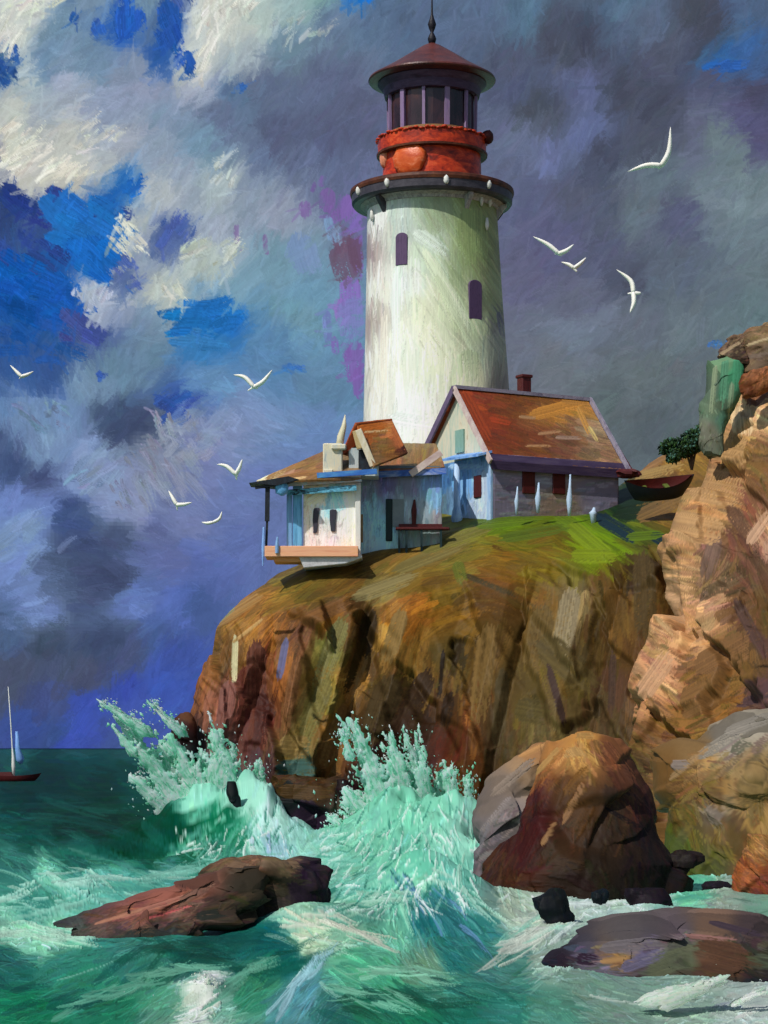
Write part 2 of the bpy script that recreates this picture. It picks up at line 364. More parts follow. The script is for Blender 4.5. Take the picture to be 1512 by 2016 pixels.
# ------------------------------------------------------------------ the sky
SKY = [(20,30,(190,195,190)),(60,60,(215,215,205)),(150,20,(90,120,160)),(120,95,(110,140,165)),(200,60,(115,140,165)),(250,90,(45,95,175)),
(300,40,(110,140,165)),(350,60,(70,95,150)),(345,130,(40,85,160)),(420,60,(208,210,200)),(450,20,(200,205,195)),(470,90,(205,208,198)),(520,60,(175,192,187)),(600,40,(145,170,172)),
(660,30,(125,165,162)),(725,15,(35,115,200)),(780,60,(80,100,140)),(20,130,(208,212,202)),(100,150,(105,135,165)),(200,160,(110,138,165)),(280,170,(125,140,165)),
(410,140,(198,203,197)),(500,130,(160,175,180)),(600,120,(105,130,155)),(680,90,(95,115,150)),(10,195,(40,80,140)),(60,190,(172,187,190)),(150,200,(155,165,185)),
(300,210,(140,150,175)),(390,190,(150,160,178)),(470,210,(85,110,150)),(550,200,(90,100,140)),(650,200,(88,95,135)),(700,250,(88,90,130)),(30,260,(190,194,187)),
(120,260,(155,168,180)),(220,260,(135,150,175)),(320,260,(125,145,170)),(430,270,(95,105,145)),(550,280,(82,85,125)),(650,300,(85,88,128)),(40,330,(202,205,194)),
(150,310,(190,192,185)),(250,310,(155,164,177)),(400,310,(110,140,165)),(500,330,(95,110,150)),(600,340,(90,98,140)),(680,400,(95,100,145)),(20,375,(130,130,150)),
(80,365,(195,195,185)),(140,372,(188,188,178)),(230,360,(175,182,182)),(330,350,(140,155,175)),(430,370,(158,172,176)),(500,400,(130,145,165)),(560,440,(140,150,170)),
(30,420,(45,60,115)),(120,430,(40,66,140)),(40,470,(42,62,128)),(220,440,(30,90,170)),(110,560,(28,80,160)),(180,490,(30,84,164)),(262,398,(35,100,175)),(320,405,(172,180,182)),(350,470,(70,90,155)),(270,470,(170,178,176)),
(250,505,(195,198,187)),(430,450,(150,163,180)),(415,510,(172,184,176)),(60,500,(50,75,145)),(150,500,(30,85,165)),(200,540,(25,90,170)),(50,580,(25,85,165)),
(100,640,(25,75,150)),(170,680,(65,85,150)),(180,600,(162,172,190)),(260,560,(80,100,155)),(325,585,(168,177,172)),(350,600,(180,186,175)),(230,630,(130,145,170)),(300,645,(115,140,165)),
(380,640,(35,110,180)),(440,630,(35,105,180)),(400,680,(55,118,175)),(480,560,(115,150,170)),(560,620,(105,145,165)),(600,570,(105,145,170)),(560,500,(110,145,165)),
(640,700,(100,140,170)),(560,740,(85,125,165)),(640,780,(90,125,160)),(600,850,(90,115,155)),(20,720,(45,80,150)),(90,745,(50,80,150)),(200,720,(95,125,155)),
(180,760,(100,125,150)),(300,720,(95,125,155)),(330,790,(70,95,150)),(362,800,(50,85,160)),(420,760,(85,120,155)),(480,820,(105,125,160)),(550,820,(95,120,155)),
(60,820,(92,117,150)),(110,860,(105,130,158)),(130,820,(95,120,155)),(230,830,(60,75,120)),(250,880,(60,70,115)),(290,870,(58,66,108)),(30,900,(60,75,130)),(100,925,(65,75,130)),(200,910,(112,132,167)),(170,950,(108,128,165)),
(350,850,(110,118,145)),(400,900,(100,110,150)),(300,930,(108,116,142)),(230,960,(112,127,160)),(270,990,(115,125,155)),(450,850,(108,122,155)),(500,950,(90,105,150)),(560,1000,(85,100,145)),
(30,980,(92,112,162)),(100,1010,(92,112,160)),(60,1060,(102,127,167)),(150,1020,(55,70,130)),(180,1080,(60,70,120)),(230,1050,(68,78,123)),(300,1020,(85,95,140)),
(400,1020,(97,107,147)),(480,1060,(80,95,145)),(50,1130,(97,117,165)),(80,1200,(97,117,160)),(150,1130,(72,86,132)),(200,1150,(63,72,118)),(300,1120,(80,90,140)),
(400,1120,(75,90,145)),(250,1210,(85,105,155)),(330,1200,(75,95,155)),(380,1200,(65,85,150)),(20,1240,(70,90,140)),(100,1260,(62,72,108)),(200,1270,(58,68,112)),
(300,1260,(65,85,150)),(50,1310,(70,75,110)),(150,1310,(70,74,113)),(250,1300,(68,76,128)),(350,1300,(60,80,160)),(80,1390,(62,72,138)),(150,1380,(55,75,165)),
(250,1370,(55,75,165)),(330,1350,(60,85,170)),(50,1430,(50,70,150)),(150,1440,(60,80,170)),(280,1440,(65,85,165)),(100,1465,(48,70,138)),(250,1465,(60,78,150)),(0,1345,(72,76,108)),
(800,60,(85,100,140)),(940,40,(85,100,140)),(1040,60,(80,107,142)),(1000,150,(78,82,115)),(1080,120,(73,73,98)),(1150,40,(80,90,120)),(1150,100,(70,70,98)),
(1250,80,(85,95,130)),(1230,60,(82,105,140)),(1370,60,(73,70,93)),(1450,40,(75,90,135)),(1490,80,(75,90,130)),(1300,140,(80,80,110)),(1400,130,(70,68,93)),
(1425,178,(45,92,158)),(1470,150,(55,95,158)),(1480,180,(60,85,140)),(1000,210,(78,82,120)),(1090,180,(85,88,130)),(1050,250,(72,74,95)),(1140,220,(90,94,143)),(1200,200,(70,70,96)),
(1300,240,(70,70,96)),(1400,230,(80,78,115)),(1500,230,(73,68,103)),(1000,320,(97,102,142)),(1080,340,(102,110,157)),(1150,280,(92,100,150)),(1200,320,(73,73,103)),
(1280,310,(77,77,103)),(1380,290,(95,95,130)),(1440,325,(104,118,132)),(1490,300,(83,76,123)),(1050,420,(90,92,135)),(1130,420,(83,83,113)),(1220,400,(76,78,108)),
(1300,375,(97,110,130)),(1400,400,(107,120,137)),(1480,400,(112,127,142)),(1250,430,(97,107,125)),(1350,450,(83,82,120)),(1100,500,(90,86,130)),(1200,500,(83,83,118)),
(1050,560,(95,90,130)),(1150,580,(95,95,125)),(1250,580,(76,76,103)),(1330,560,(88,95,120)),(1450,500,(100,113,130)),(1480,560,(100,112,128)),(1400,560,(95,105,125)),
(1050,660,(102,104,130)),(1150,640,(108,115,143)),(1250,650,(98,102,125)),(1350,640,(98,108,125)),(1450,620,(95,113,126)),(1100,720,(105,108,125)),(1250,740,(98,105,118)),
(1340,760,(95,102,115)),(1300,820,(85,92,105)),(1200,800,(92,100,112)),(1180,70,(78,98,135))]
SKY = [(x, y, tuple(min(255, q*(1.14 if (x < 620 and 740 < y < 1240 and c[0] > 72) else 1.0)) for q in c)) for x, y, c in SKY]
SKY_R = 15000.0
def dome_axis(lo, hi, step, outer, k):
    d = np.arange(lo, hi, step); o = np.linspace(0, 1, k+1)[1:]**1.5
    return np.concatenate([(lo-o*outer)[::-1], d, d[-1]+o*outer])
# azimuth and elevation are kept in the same small units as the photograph (1/4500 rad straight ahead)
ax_ = dome_axis(-70, 1590, 1.9, 7200, 40); el_ = np.concatenate([np.linspace(-3200, -60, 30)[:-1], np.arange(-60, 1560, 1.9)])
AX, EL = np.meshgrid(ax_, el_)
az = (AX-CX)/F; ele = (HY-EL)/F
P = np.stack([SKY_R*np.sin(az)*np.cos(ele), SKY_R*np.cos(az)*np.cos(ele), SKY_R*np.sin(ele)+EYE], -1)
s = Surf(P, px=AX, py=EL)
s.front = s.sg[600, 400]
def sky_col(px, py, rr=None, cc=None):
    wx = px+110*fbm(px/95, py/95, 1, 4); wy = py+110*fbm(px/95, py/95, 7, 4)
    c = idw(wx, wy, SKY, 3.2, 16)
    g = c.mean(-1, keepdims=True); k = np.clip((c[..., 2:3]-145)/25, 0, 1)
    c = g+(c-g)*(0.80+0.20*k)+2
    c = c+(1-k)*np.array([-3.0, 2.5, -1.5])
    return c-np.clip(g-170, 0, 40)*np.array([0.32, 0.26, 0.2])
s.C = np.empty(P.shape)
lo = sky_col(AX[::4, ::4], EL[::4, ::4])
s.C[:] = np.repeat(np.repeat(lo, 4, 0), 4, 1)[:AX.shape[0], :AX.shape[1]]
s.C *= (1+0.14*fbm(AX/9, EL/9, 3))[..., None]
def sky_ang(px, py):
    base = R(-48)+1.7*fbm(px/260, py/260, 41, 3)
    return np.where((px < 620) & (py > 700) & (py < 1250), base+0.9*np.sin((px+py)/170), base)
inner = lambda px, py, rr, cc: (py < 1490)
s.strokes(1500, 85, 34, sky_ang, sky_col, op=0.55, dry=0.55, jit=7, curve=0.12, keep=inner, hue=1.2, var=0.05)
s.strokes(3600, 52, 17, sky_ang, sky_col, op=0.6, dry=0.6, jit=6, curve=0.12, keep=inner, hue=1.5, var=0.06)
s.strokes(6000, 32, 7, sky_ang, sky_col, op=0.55, dry=0.7, jit=7, curve=0.1, keep=inner, hue=1.5, var=0.07)
lum = lambda c: c.mean(-1, keepdims=True)
def pale(px, py, rr, cc):
    c = sky_col(px, py); return c+(14+12*rng.random((len(px), 1)))*np.where(lum(c) > 105, 1.0, 0.55)
s.strokes(2600, 40, 2.6, sky_ang, pale, op=0.35, dry=0.8, jit=6, curve=0.08, keep=inner, hue=3, var=0.1)
def cloudlit(px, py, rr, cc): return sky_col(px, py)*1.0+5
bright = lambda px, py, rr, cc: (py < 640) & (lum(sky_col(px, py))[:, 0] > 150)
s.strokes(7000, 52, 8, sky_ang, cloudlit, op=0.5, dry=0.75, jit=5, curve=0.12, keep=bright, hue=1.2, var=0.08)
# patches of open blue and a few violet ones
def patch(px, py, rx, ry, col, n, deg, L, Wd, op=0.93, dry=0.22, jit=2.5):
    for _ in range(n):
        t, q = rng.uniform(0, 6.283), math.sqrt(rng.random())
        x, y = px+rx*q*math.cos(t), py+ry*q*math.sin(t)
        c = np.array(col, float)*(1+rng.normal(0, 0.045))+rng.normal(0, jit, 3)
        s.put(x, y, deg+rng.normal(0, 8), L*1.15*rng.uniform(0.6, 1.3), Wd*1.5*rng.uniform(0.7, 1.3), np.clip(c, 0, 255), op, dry, 0.25*rng.normal())
B1, B2, B3 = (26, 84, 166), (36, 106, 182), (40, 60, 125)
patch(120, 440, 110, 28, B3, 14, 30, 70, 16, dry=0.5); patch(170, 470, 85, 45, B2, 26, 32, 70, 16); patch(60, 540, 75, 40, (44, 68, 138), 16, 30, 70, 16, dry=0.5)
patch(190, 530, 40, 40, (28, 96, 176), 16, 35, 60, 15); patch(75, 610, 95, 55, B1, 36, 20, 70, 18); patch(40, 570, 60, 40, (24, 88, 170), 14, 20, 60, 16); patch(165, 668, 40, 26, (66, 84, 150), 12, 30, 44, 16)
patch(408, 640, 62, 34, (34, 108, 182), 30, -5, 60, 13); patch(395, 680, 45, 20, (52, 118, 178), 10, 0, 50, 10, dry=0.6); patch(265, 395, 16, 15, (36, 100, 178), 8, -30, 22, 10)
patch(255, 85, 26, 34, (42, 92, 178), 12, 80, 40, 14); patch(340, 115, 24, 48, (40, 84, 160), 18, 70, 40, 14); patch(365, 160, 16, 26, (40, 84, 160), 9, 60, 26, 10); patch(355, 40, 24, 30, (66, 92, 150), 9, 60, 34, 12, dry=0.5)
patch(200, 112, 14, 10, (50, 92, 170), 5, 70, 22, 9); patch(152, 94, 8, 5, (46, 86, 160), 3, 20, 16, 9); patch(30, 160, 10, 14, (52, 96, 165), 5, 80, 20, 8); patch(16, 195, 18, 22, (40, 82, 145), 9, 60, 26, 9)
patch(150, 12, 70, 14, (74, 104, 160), 12, -30, 44, 12, dry=0.5); patch(722, 14, 30, 20, (32, 116, 204), 12, -60, 44, 14); patch(474, 208, 9, 8, (56, 104, 172), 4, -20, 14, 8); patch(350, 470, 34, 24, (72, 92, 156), 12, -60, 40, 8, dry=0.6)
patch(262, 560, 28, 30, (76, 98, 158), 9, 40, 34, 8, dry=0.6); patch(345, 805, 40, 26, (52, 82, 152), 14, -30, 44, 14, dry=0.5); patch(205, 755, 12, 10, (56, 88, 155), 4, 20, 18, 8); patch(580, 735, 24, 6, (62, 112, 176), 5, 0, 30, 8, dry=0.5)
patch(1428, 178, 30, 14, (46, 94, 164), 9, -15, 44, 10, dry=0.4); patch(1360, 8, 14, 12, (40, 88, 170), 5, 80, 22, 12); patch(1425, 8, 14, 12, (50, 92, 165), 5, 80, 22, 12); patch(1490, 10, 10, 10, (60, 96, 165), 3, 80, 22, 10); patch(1415, 692, 22, 4, (66, 112, 172), 4, 0, 30, 7)
VD = [(600,432,80,36,24,(120,92,164)),(645,415,84,50,34,(118,86,164)),(690,430,86,60,44,(126,88,182)),(660,440,80,40,24,(122,86,170)),(702,500,88,150,26,(124,92,190)),(680,535,74,90,58,(106,80,110)),(672,490,70,60,40,(110,80,110)),(700,510,84,80,30,(104,74,104)),
 (595,515,72,90,52,(108,140,190)),(615,525,74,70,30,(116,148,196)),(650,470,76,60,20,(112,152,198)),(668,480,82,40,12,(120,160,200)),(690,600,86,90,44,(132,98,196)),(672,625,80,60,30,(140,100,196)),(690,640,88,90,52,(116,122,196)),(645,655,88,70,18,(104,116,190)),(660,690,84,40,16,(124,96,190)),(698,720,87,90,40,(124,86,178)),(706,760,88,70,22,(120,82,172)),(683,700,80,40,20,(124,90,180)),
 (634,378,-60,26,16,(116,90,168)),(618,390,-70,22,10,(110,86,160)),(466,485,88,54,12,(128,106,166)),(468,508,0,22,10,(126,104,164)),(523,498,84,44,11,(122,98,158))]
for q in VD: s.put(*q[:5], sat(np.array(q[5], float), 0.78), 0.85, 0.3, 0.1, var=0.05)
patch(70, 690, 90, 36, (34, 82, 152), 16, 20, 60, 14, op=0.7, dry=0.45); patch(30, 640, 40, 50, (24, 78, 152), 10, 30, 60, 16, op=0.8, dry=0.4)
patch(380, 870, 60, 40, (142, 150, 168), 16, -50, 50, 12, op=0.5, dry=0.6); patch(330, 940, 70, 50, (136, 146, 166), 18, 60, 60, 14, op=0.45, dry=0.6); patch(420, 830, 90, 40, (122, 142, 172), 14, -40, 60, 16, op=0.4, dry=0.6); patch(70, 1070, 70, 40, (118, 142, 178), 14, -40, 60, 14, op=0.5, dry=0.6); patch(210, 930, 50, 50, (128, 148, 178), 14, -50, 50, 14, op=0.5, dry=0.6)
# cloud rims: creamy ragged edges over the blue
CR = (206, 207, 199)
patch(60, 62, 70, 22, CR, 26, -22, 48, 6, dry=0.6, jit=5); patch(20, 110, 26, 44, CR, 16, -60, 44, 6, dry=0.6); patch(420, 70, 34, 62, CR, 34, -65, 52, 7, dry=0.6); patch(470, 40, 60, 36, (206, 208, 198), 22, -45, 48, 7, dry=0.65); patch(400, 165, 14, 26, CR, 10, -65, 34, 5, dry=0.6)
patch(50, 320, 55, 40, (208, 208, 196), 30, -40, 48, 7, dry=0.6); patch(120, 365, 90, 16, (206, 204, 192), 30, -35, 40, 6, dry=0.6); patch(190, 300, 60, 30, (190, 194, 188), 18, -40, 44, 6, dry=0.7); patch(255, 500, 34, 34, (198, 200, 188), 20, 45, 32, 6, dry=0.6)
patch(415, 510, 60, 22, (180, 190, 180), 20, -38, 48, 7, dry=0.65); patch(345, 590, 22, 22, (186, 192, 178), 12, 50, 30, 6, dry=0.6); patch(190, 600, 46, 18, (168, 178, 194), 14, -70, 34, 9, dry=0.6); patch(440, 360, 26, 30, (176, 186, 182), 12, -60, 34, 6, dry=0.7); patch(590, 90, 70, 26, (158, 174, 176), 12, -35, 44, 7, dry=0.7)
patch(345, 850, 46, 26, (134, 142, 160), 18, 70, 34, 6, dry=0.7, jit=4); patch(300, 920, 46, 46, (122, 130, 150), 20, 60, 36, 6, dry=0.7, jit=4); patch(180, 930, 40, 40, (118, 138, 170), 14, -40, 40, 9, dry=0.6, jit=4); patch(95, 830, 50, 30, (108, 132, 160), 16, 30, 36, 7, dry=0.7, jit=4); patch(260, 980, 40, 30, (120, 130, 156), 14, 60, 34, 6, dry=0.7, jit=4)
def here(px, py, rr, cc): return s.C[rr, cc]
inner2 = lambda px, py, rr, cc: (py < 900)
s.strokes(9000, 46, 8, sky_ang, here, op=0.6, dry=0.6, jit=4, amax=0.5, curve=0.15, keep=inner2, hue=1, var=0.05)
s.strokes(5000, 30, 4, sky_ang, here, op=0.6, dry=0.6, jit=6, amax=0.5, curve=0.15, keep=inner, hue=1, var=0.06)
sky_o = grid_obj('sky', P, s.C, M_SKY); tag(sky_o, 'stormy painted sky of grey violet cloud with open blue patches', 'sky', kind='structure')

# ------------------------------------------------------------------ the sea
py_rows = np.concatenate([[1473.4, 1473.8, 1474.4], np.arange(1475.2, 2150, 0.85), np.arange(2150, 2300, 3)])
px_cols = dome_axis(-110, 1630, 1.6, 4200, 40)
PXg, PYg = np.meshgrid(px_cols, py_rows)
Yw = EYE*F/(PYg-HY); Xw = (PXg-CX)*Yw/F
def bump(x0, y0, sx, sy, h, rot=0.0):
    c, q = math.cos(rot), math.sin(rot); dx, dy = Xw-x0, Yw-y0
    u = (dx*c+dy*q)/sx; v = (-dx*q+dy*c)/sy
    return h*np.exp(-(u*u+v*v))
def xat(px, y): return (px-CX)*y/F
RG = np.clip(1+1.3*fbm(Xw/1.9, Yw/5.0, 55, 3)+0.22*fbm(Xw/0.5, Yw/2.4, 58, 3), 0.3, 2)
damp = np.clip(60/Yw, 0.0, 1)**0.3
Z = 0.62*fbm(Xw/6.5, Yw/9.0, 51, 2)*2*np.clip(400/Yw, 0, 1) + 0.62*fbm(Xw/2.3, Yw/3.4, 61, 3)*np.clip(90/Yw, 0, 1)
Z += (bump(xat(470, 112), 112, 3.0, 6, 2.3) + bump(xat(375, 113), 113, 3.4, 5, 1.5) + bump(xat(540, 108), 108, 1.6, 7, 0.9))*RG - bump(xat(230, 104), 104, 5.0, 9, 0.5)
Z += (bump(xat(830, 100), 101, 3.3, 11, 2.2) + bump(xat(900, 92), 92, 2.2, 8, 0.9) + bump(xat(720, 100), 100, 2.0, 9, 0.8))*RG
Z += bump(xat(835, 66), 66, 1.5, 3.0, 1.15, 0.3) - bump(xat(880, 57), 57, 1.7, 3.2, 0.45) + bump(xat(640, 58), 58, 2.6, 1.8, 0.35) + bump(xat(120, 70), 70, 3.4, 5, 0.75)
Z += bump(xat(600, 46), 46, 1.4, 1.2, 0.35, 0.5) + bump(xat(390, 41), 41, 0.5, 1.6, 0.4) + bump(xat(150, 46), 46, 1.6, 1.4, 0.25) - bump(xat(500, 50), 50, 1.2, 2.2, 0.25)
P = np.stack([Xw, Yw, Z], -1)
SEA = [(20,1476,(40,88,88)),(150,1476,(38,86,86)),(260,1478,(40,90,88)),(150,1500,(12,68,66)),(260,1510,(12,72,66)),(100,1530,(4,58,56)),(60,1560,(4,60,56)),(200,1560,(4,60,52)),(200,1620,(8,58,46)),(300,1560,(18,78,68)),
(50,1640,(22,82,72)),(120,1610,(8,60,50)),(250,1655,(8,62,42)),(330,1620,(10,74,54)),(150,1690,(45,110,95)),(300,1690,(24,92,72)),(420,1610,(24,108,78)),(460,1650,(30,122,90)),(380,1660,(14,86,58)),(420,1690,(60,140,118)),(460,1700,(110,180,160)),
(90,1720,(118,190,165)),(180,1740,(112,188,170)),(60,1770,(66,138,126)),(30,1835,(150,212,180)),(100,1850,(140,208,176)),(250,1745,(96,174,158)),(330,1720,(80,150,138)),(350,1760,(86,160,146)),(20,1700,(60,125,112)),
(480,1590,(165,222,200)),(530,1610,(190,230,220)),(540,1680,(165,205,215)),(400,1560,(150,218,194)),(340,1530,(140,210,188)),(510,1650,(170,225,208)),
(20,1900,(44,108,100)),(150,1930,(54,134,108)),(60,1985,(32,122,88)),(120,1900,(60,130,116)),(250,1895,(62,128,114)),(300,1950,(72,142,114)),(230,1980,(44,128,98)),(400,1890,(34,104,92)),(460,1860,(40,108,98)),(520,1850,(30,100,98)),(570,1885,(24,94,90)),(520,1925,(64,142,106)),(470,1960,(60,138,108)),
(400,1955,(225,232,218)),(370,2000,(200,216,200)),(395,1985,(228,232,220)),(440,1990,(120,170,150)),(330,1985,(90,150,125)),(620,1835,(192,216,182)),(680,1850,(140,192,162)),(560,1800,(150,196,172)),(660,1790,(110,165,145)),(700,1720,(122,192,168)),(650,1690,(134,198,178)),(600,1680,(150,205,190)),(750,1680,(124,198,168)),
(700,1640,(130,200,172)),(780,1600,(128,200,172)),(850,1600,(134,208,178)),(900,1640,(156,218,194)),(820,1690,(112,192,164)),(900,1720,(120,188,168)),(800,1750,(134,208,174)),(760,1760,(120,190,165)),(720,1780,(105,172,150)),(880,1765,(60,135,140)),(840,1810,(40,116,118)),(870,1840,(52,128,128)),(900,1880,(46,118,114)),(950,1830,(58,128,122)),(930,1770,(110,175,160)),(790,1830,(120,195,165)),
(600,1955,(95,155,160)),(570,1990,(90,145,150)),(700,1900,(88,168,134)),(760,1950,(78,168,128)),(650,2000,(54,112,104)),(740,1990,(44,118,92)),(820,2000,(42,122,92)),(900,1950,(68,138,122)),(1000,1900,(78,132,122)),(1000,1980,(62,132,117)),(900,2010,(42,117,97)),(840,1910,(110,150,125)),(880,1945,(85,145,125)),
(1000,1790,(172,190,168)),(1040,1840,(176,190,174)),(1080,1800,(184,200,184)),(1180,1790,(180,204,192)),(1240,1780,(176,200,188)),(1080,1870,(152,176,162)),(1300,1770,(150,195,180)),(1380,1750,(104,184,152)),(1420,1770,(150,165,150)),(1160,1960,(122,152,137)),(1250,1985,(126,154,140)),(1350,2000,(140,165,150)),(1480,2000,(170,184,176)),(1100,1990,(95,150,130)),(960,1770,(120,150,140)),(1500,1780,(120,160,140))]
s = Surf(P)
def sea_col(px, py, rr=None, cc=None):
    wx = px+55*fbm(px/60, py/40, 71, 4); wy = py+40*fbm(px/60, py/40, 77, 4)
    c = sat(idw(wx, wy, SEA, 3.6, 10), 1.02); return np.clip(112+(c-112)*1.13-3, 2, 250)
sa = [(100,1550,0),(200,1620,8),(330,1650,25),(430,1640,-40),(480,1600,-65),(540,1640,80),(100,1730,30),(250,1740,22),(30,1840,10),(560,1690,60),(700,1720,-30),(650,1690,-25),(750,1640,-60),(850,1600,-80),(900,1650,75),(800,1740,-55),(850,1800,60),(900,1870,35),(820,1850,75),
(600,1830,18),(680,1850,-15),(600,1960,-52),(700,1900,15),(760,1960,30),(900,1950,15),(1050,1850,-28),(1000,1800,35),(1180,1790,-8),(1200,1970,15),(1350,2000,-5),(300,1950,-35),(150,1960,-18),(500,1920,-35),(420,1880,10),(380,1760,-10),(560,1800,5)]
sav = [(a, b, (math.cos(2*R(d)), math.sin(2*R(d)))) for a, b, d in sa]
def sea_ang(px, py):
    w = idw(px, py, sav, 3, 30); return np.arctan2(w[:, 1], w[:, 0])/2
lo = sea_col(s.px[::3, ::3], s.py[::3, ::3]); s.C[:] = np.repeat(np.repeat(lo, 3, 0), 3, 1)[:P.shape[0], :P.shape[1]]
s.strokes(2500, 60, 18, sea_ang, sea_col, op=0.6, dry=0.5, jit=10, curve=0.25, amax=0.25, hue=5, var=0.09)
s.strokes(5000, 44, 8, sea_ang, sea_col, op=0.7, dry=0.6, jit=13, curve=0.25, amax=0.25, hue=5, var=0.12)
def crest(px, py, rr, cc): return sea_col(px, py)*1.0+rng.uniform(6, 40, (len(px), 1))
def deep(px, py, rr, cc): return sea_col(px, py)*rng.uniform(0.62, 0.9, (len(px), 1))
lively = lambda px, py, rr, cc: (py > 1600) | (px > 300)
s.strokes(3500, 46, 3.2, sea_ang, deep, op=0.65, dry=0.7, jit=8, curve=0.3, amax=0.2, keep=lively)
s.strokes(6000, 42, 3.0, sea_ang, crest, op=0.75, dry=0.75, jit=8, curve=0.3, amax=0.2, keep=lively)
foamy = lambda px, py, rr, cc: lum(sea_col(px, py))[:, 0] > 145
s.strokes(9000, 16, 4.0, sea_ang, lambda px, py, rr, cc: sea_col(px, py)+rng.uniform(0, 55, (len(px), 1)), op=0.85, dry=0.6, jit=8, curve=0.2, amax=0.6, keep=foamy)
for (x, y, d, L, w, c) in [(700,1835,14,190,9,(222,228,200)),(600,1815,28,110,9,(226,230,202)),(640,1852,8,150,7,(205,220,190)),(720,1790,-25,150,9,(150,205,175)),(840,1745,-50,120,14,(168,226,196)),(900,1735,40,90,12,(165,220,195)),(795,1800,70,120,10,(150,218,186)),(830,1850,62,130,6,(96,170,160)),(860,1800,70,100,8,(110,150,190)),
 (120,1735,30,150,8,(170,225,202)),(180,1770,26,130,7,(160,220,205)),(60,1845,8,150,12,(172,226,194)),(110,1862,12,110,8,(176,228,196)),(560,1960,-50,130,9,(150,195,200)),(585,1925,-52,90,6,(185,220,215)),(750,1975,32,110,10,(118,200,160)),(700,1930,28,120,8,(120,198,158)),(1060,1850,-28,150,14,(214,222,206)),(1030,1880,-30,120,9,(196,208,190)),(1180,1782,-6,150,12,(222,236,228)),(1120,1832,-40,110,13,(218,232,224)),(1370,1752,5,70,16,(122,204,168)),
 (1230,1975,8,150,7,(190,206,192)),(1390,1990,-4,150,9,(206,214,204)),(1480,1995,-25,80,9,(226,228,222)),(300,1925,-40,130,5,(116,178,146)),(350,1910,-32,110,4,(122,182,150)),(480,1935,-42,130,5,(112,180,140)),(180,1910,-20,150,5,(110,170,150)),(420,1690,-20,120,10,(96,172,150)),(500,1690,80,90,12,(196,222,232)),(530,1675,85,80,10,(176,206,236)),(200,1690,15,160,8,(70,140,122)),(80,1795,20,90,6,(150,215,195))]:
    s.put(x, y, d, L, w, c, 0.85, 0.55, 0.12)
for k in range(46):
    t = k/45; r_ = 40+110*rng.random()
    c = np.array([(38,112,112),(60,136,138),(46,122,122),(84,164,158),(34,100,104),(96,140,176)][rng.integers(0, 6)], float)
    s.put(800+150*t+rng.normal(0, 8), 1775+70*t+rng.normal(0, 16), 68-22*t, r_, 5+6*rng.random(), c, 0.8, 0.5, -0.35)
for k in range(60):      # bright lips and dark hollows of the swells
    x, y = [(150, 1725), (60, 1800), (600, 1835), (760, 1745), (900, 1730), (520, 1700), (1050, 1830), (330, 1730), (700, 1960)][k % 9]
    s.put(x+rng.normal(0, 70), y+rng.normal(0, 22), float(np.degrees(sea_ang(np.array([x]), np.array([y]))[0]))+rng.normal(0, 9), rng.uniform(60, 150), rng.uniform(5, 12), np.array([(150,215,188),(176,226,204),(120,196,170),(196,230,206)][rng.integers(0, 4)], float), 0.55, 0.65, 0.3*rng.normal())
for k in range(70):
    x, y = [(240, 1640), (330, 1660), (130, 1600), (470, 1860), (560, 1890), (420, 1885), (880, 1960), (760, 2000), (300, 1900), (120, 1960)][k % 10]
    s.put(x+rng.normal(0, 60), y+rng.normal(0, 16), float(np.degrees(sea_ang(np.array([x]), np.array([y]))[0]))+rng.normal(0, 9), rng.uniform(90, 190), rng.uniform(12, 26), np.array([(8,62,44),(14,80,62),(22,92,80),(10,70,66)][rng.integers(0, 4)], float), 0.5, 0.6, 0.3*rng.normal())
for k in range(26):      # paler green streaks pulled up the big wave face
    t = rng.random(); s.put(360+150*t, 1665-40*t+rng.normal(0, 16), -28-45*t, rng.uniform(60, 120), rng.uniform(4, 10), np.array([(46,140,104),(70,166,130),(26,112,80),(110,190,160)][rng.integers(0, 4)], float), 0.75, 0.55, -0.4)
SW = [(-20,1790,300,1725,(176,226,206),30),(40,1815,330,1765,(140,206,184),26),(0,1850,200,1868,(190,232,206),26),(300,1735,560,1700,(130,200,178),20),(590,1815,760,1862,(220,226,204),26),(640,1800,820,1770,(170,220,194),26),(560,1990,640,1890,(150,196,204),22),(640,1960,820,1990,(126,200,166),26),(700,1925,880,1930,(140,206,172),20),(860,1730,960,1790,(176,226,204),22),(980,1890,1120,1830,(206,216,200),24),(240,1950,420,1905,(110,180,150),16),(440,1955,560,1900,(104,172,144),16),(120,2000,300,1935,(96,166,138),14)]
for xa, ya, xb, yb, c, wd in SW:      # broad sweeps of foam along the swells
    for k in range(16):
        t = rng.random(); s.put(xa+(xb-xa)*t+rng.normal(0, 5), ya+(yb-ya)*t-14*math.sin(math.pi*t)+rng.normal(0, wd*0.35), math.degrees(math.atan2(yb-ya, xb-xa))+14*(t-0.5)*2+rng.normal(0, 5), rng.uniform(50, 120), rng.uniform(4, 13), np.array(c, float)*rng.uniform(0.86, 1.07), 0.75, 0.6, 0.25)
for k in range(900):     # torn foam and dark water showing through on the two breaking waves
    if k % 3: x, y = rng.uniform(630, 950), rng.uniform(1530, 1800)
    else: x, y = rng.uniform(340, 570), rng.uniform(1510, 1690)
    c = np.array([(44,122,104),(222,244,232),(96,176,152),(206,238,222),(70,150,128),(236,248,240)][rng.integers(0, 6)], float)
    s.put(x, y, float(np.degrees(sea_ang(np.array([x]), np.array([y]))[0]))+rng.normal(0, 22), rng.uniform(14, 60), rng.uniform(2, 7), c, 0.8, 0.6, 0.3*rng.normal())
fm = np.clip((s.C.mean(-1)-140)/70, 0, 1)*np.clip(140/P[..., 1], 0, 1)
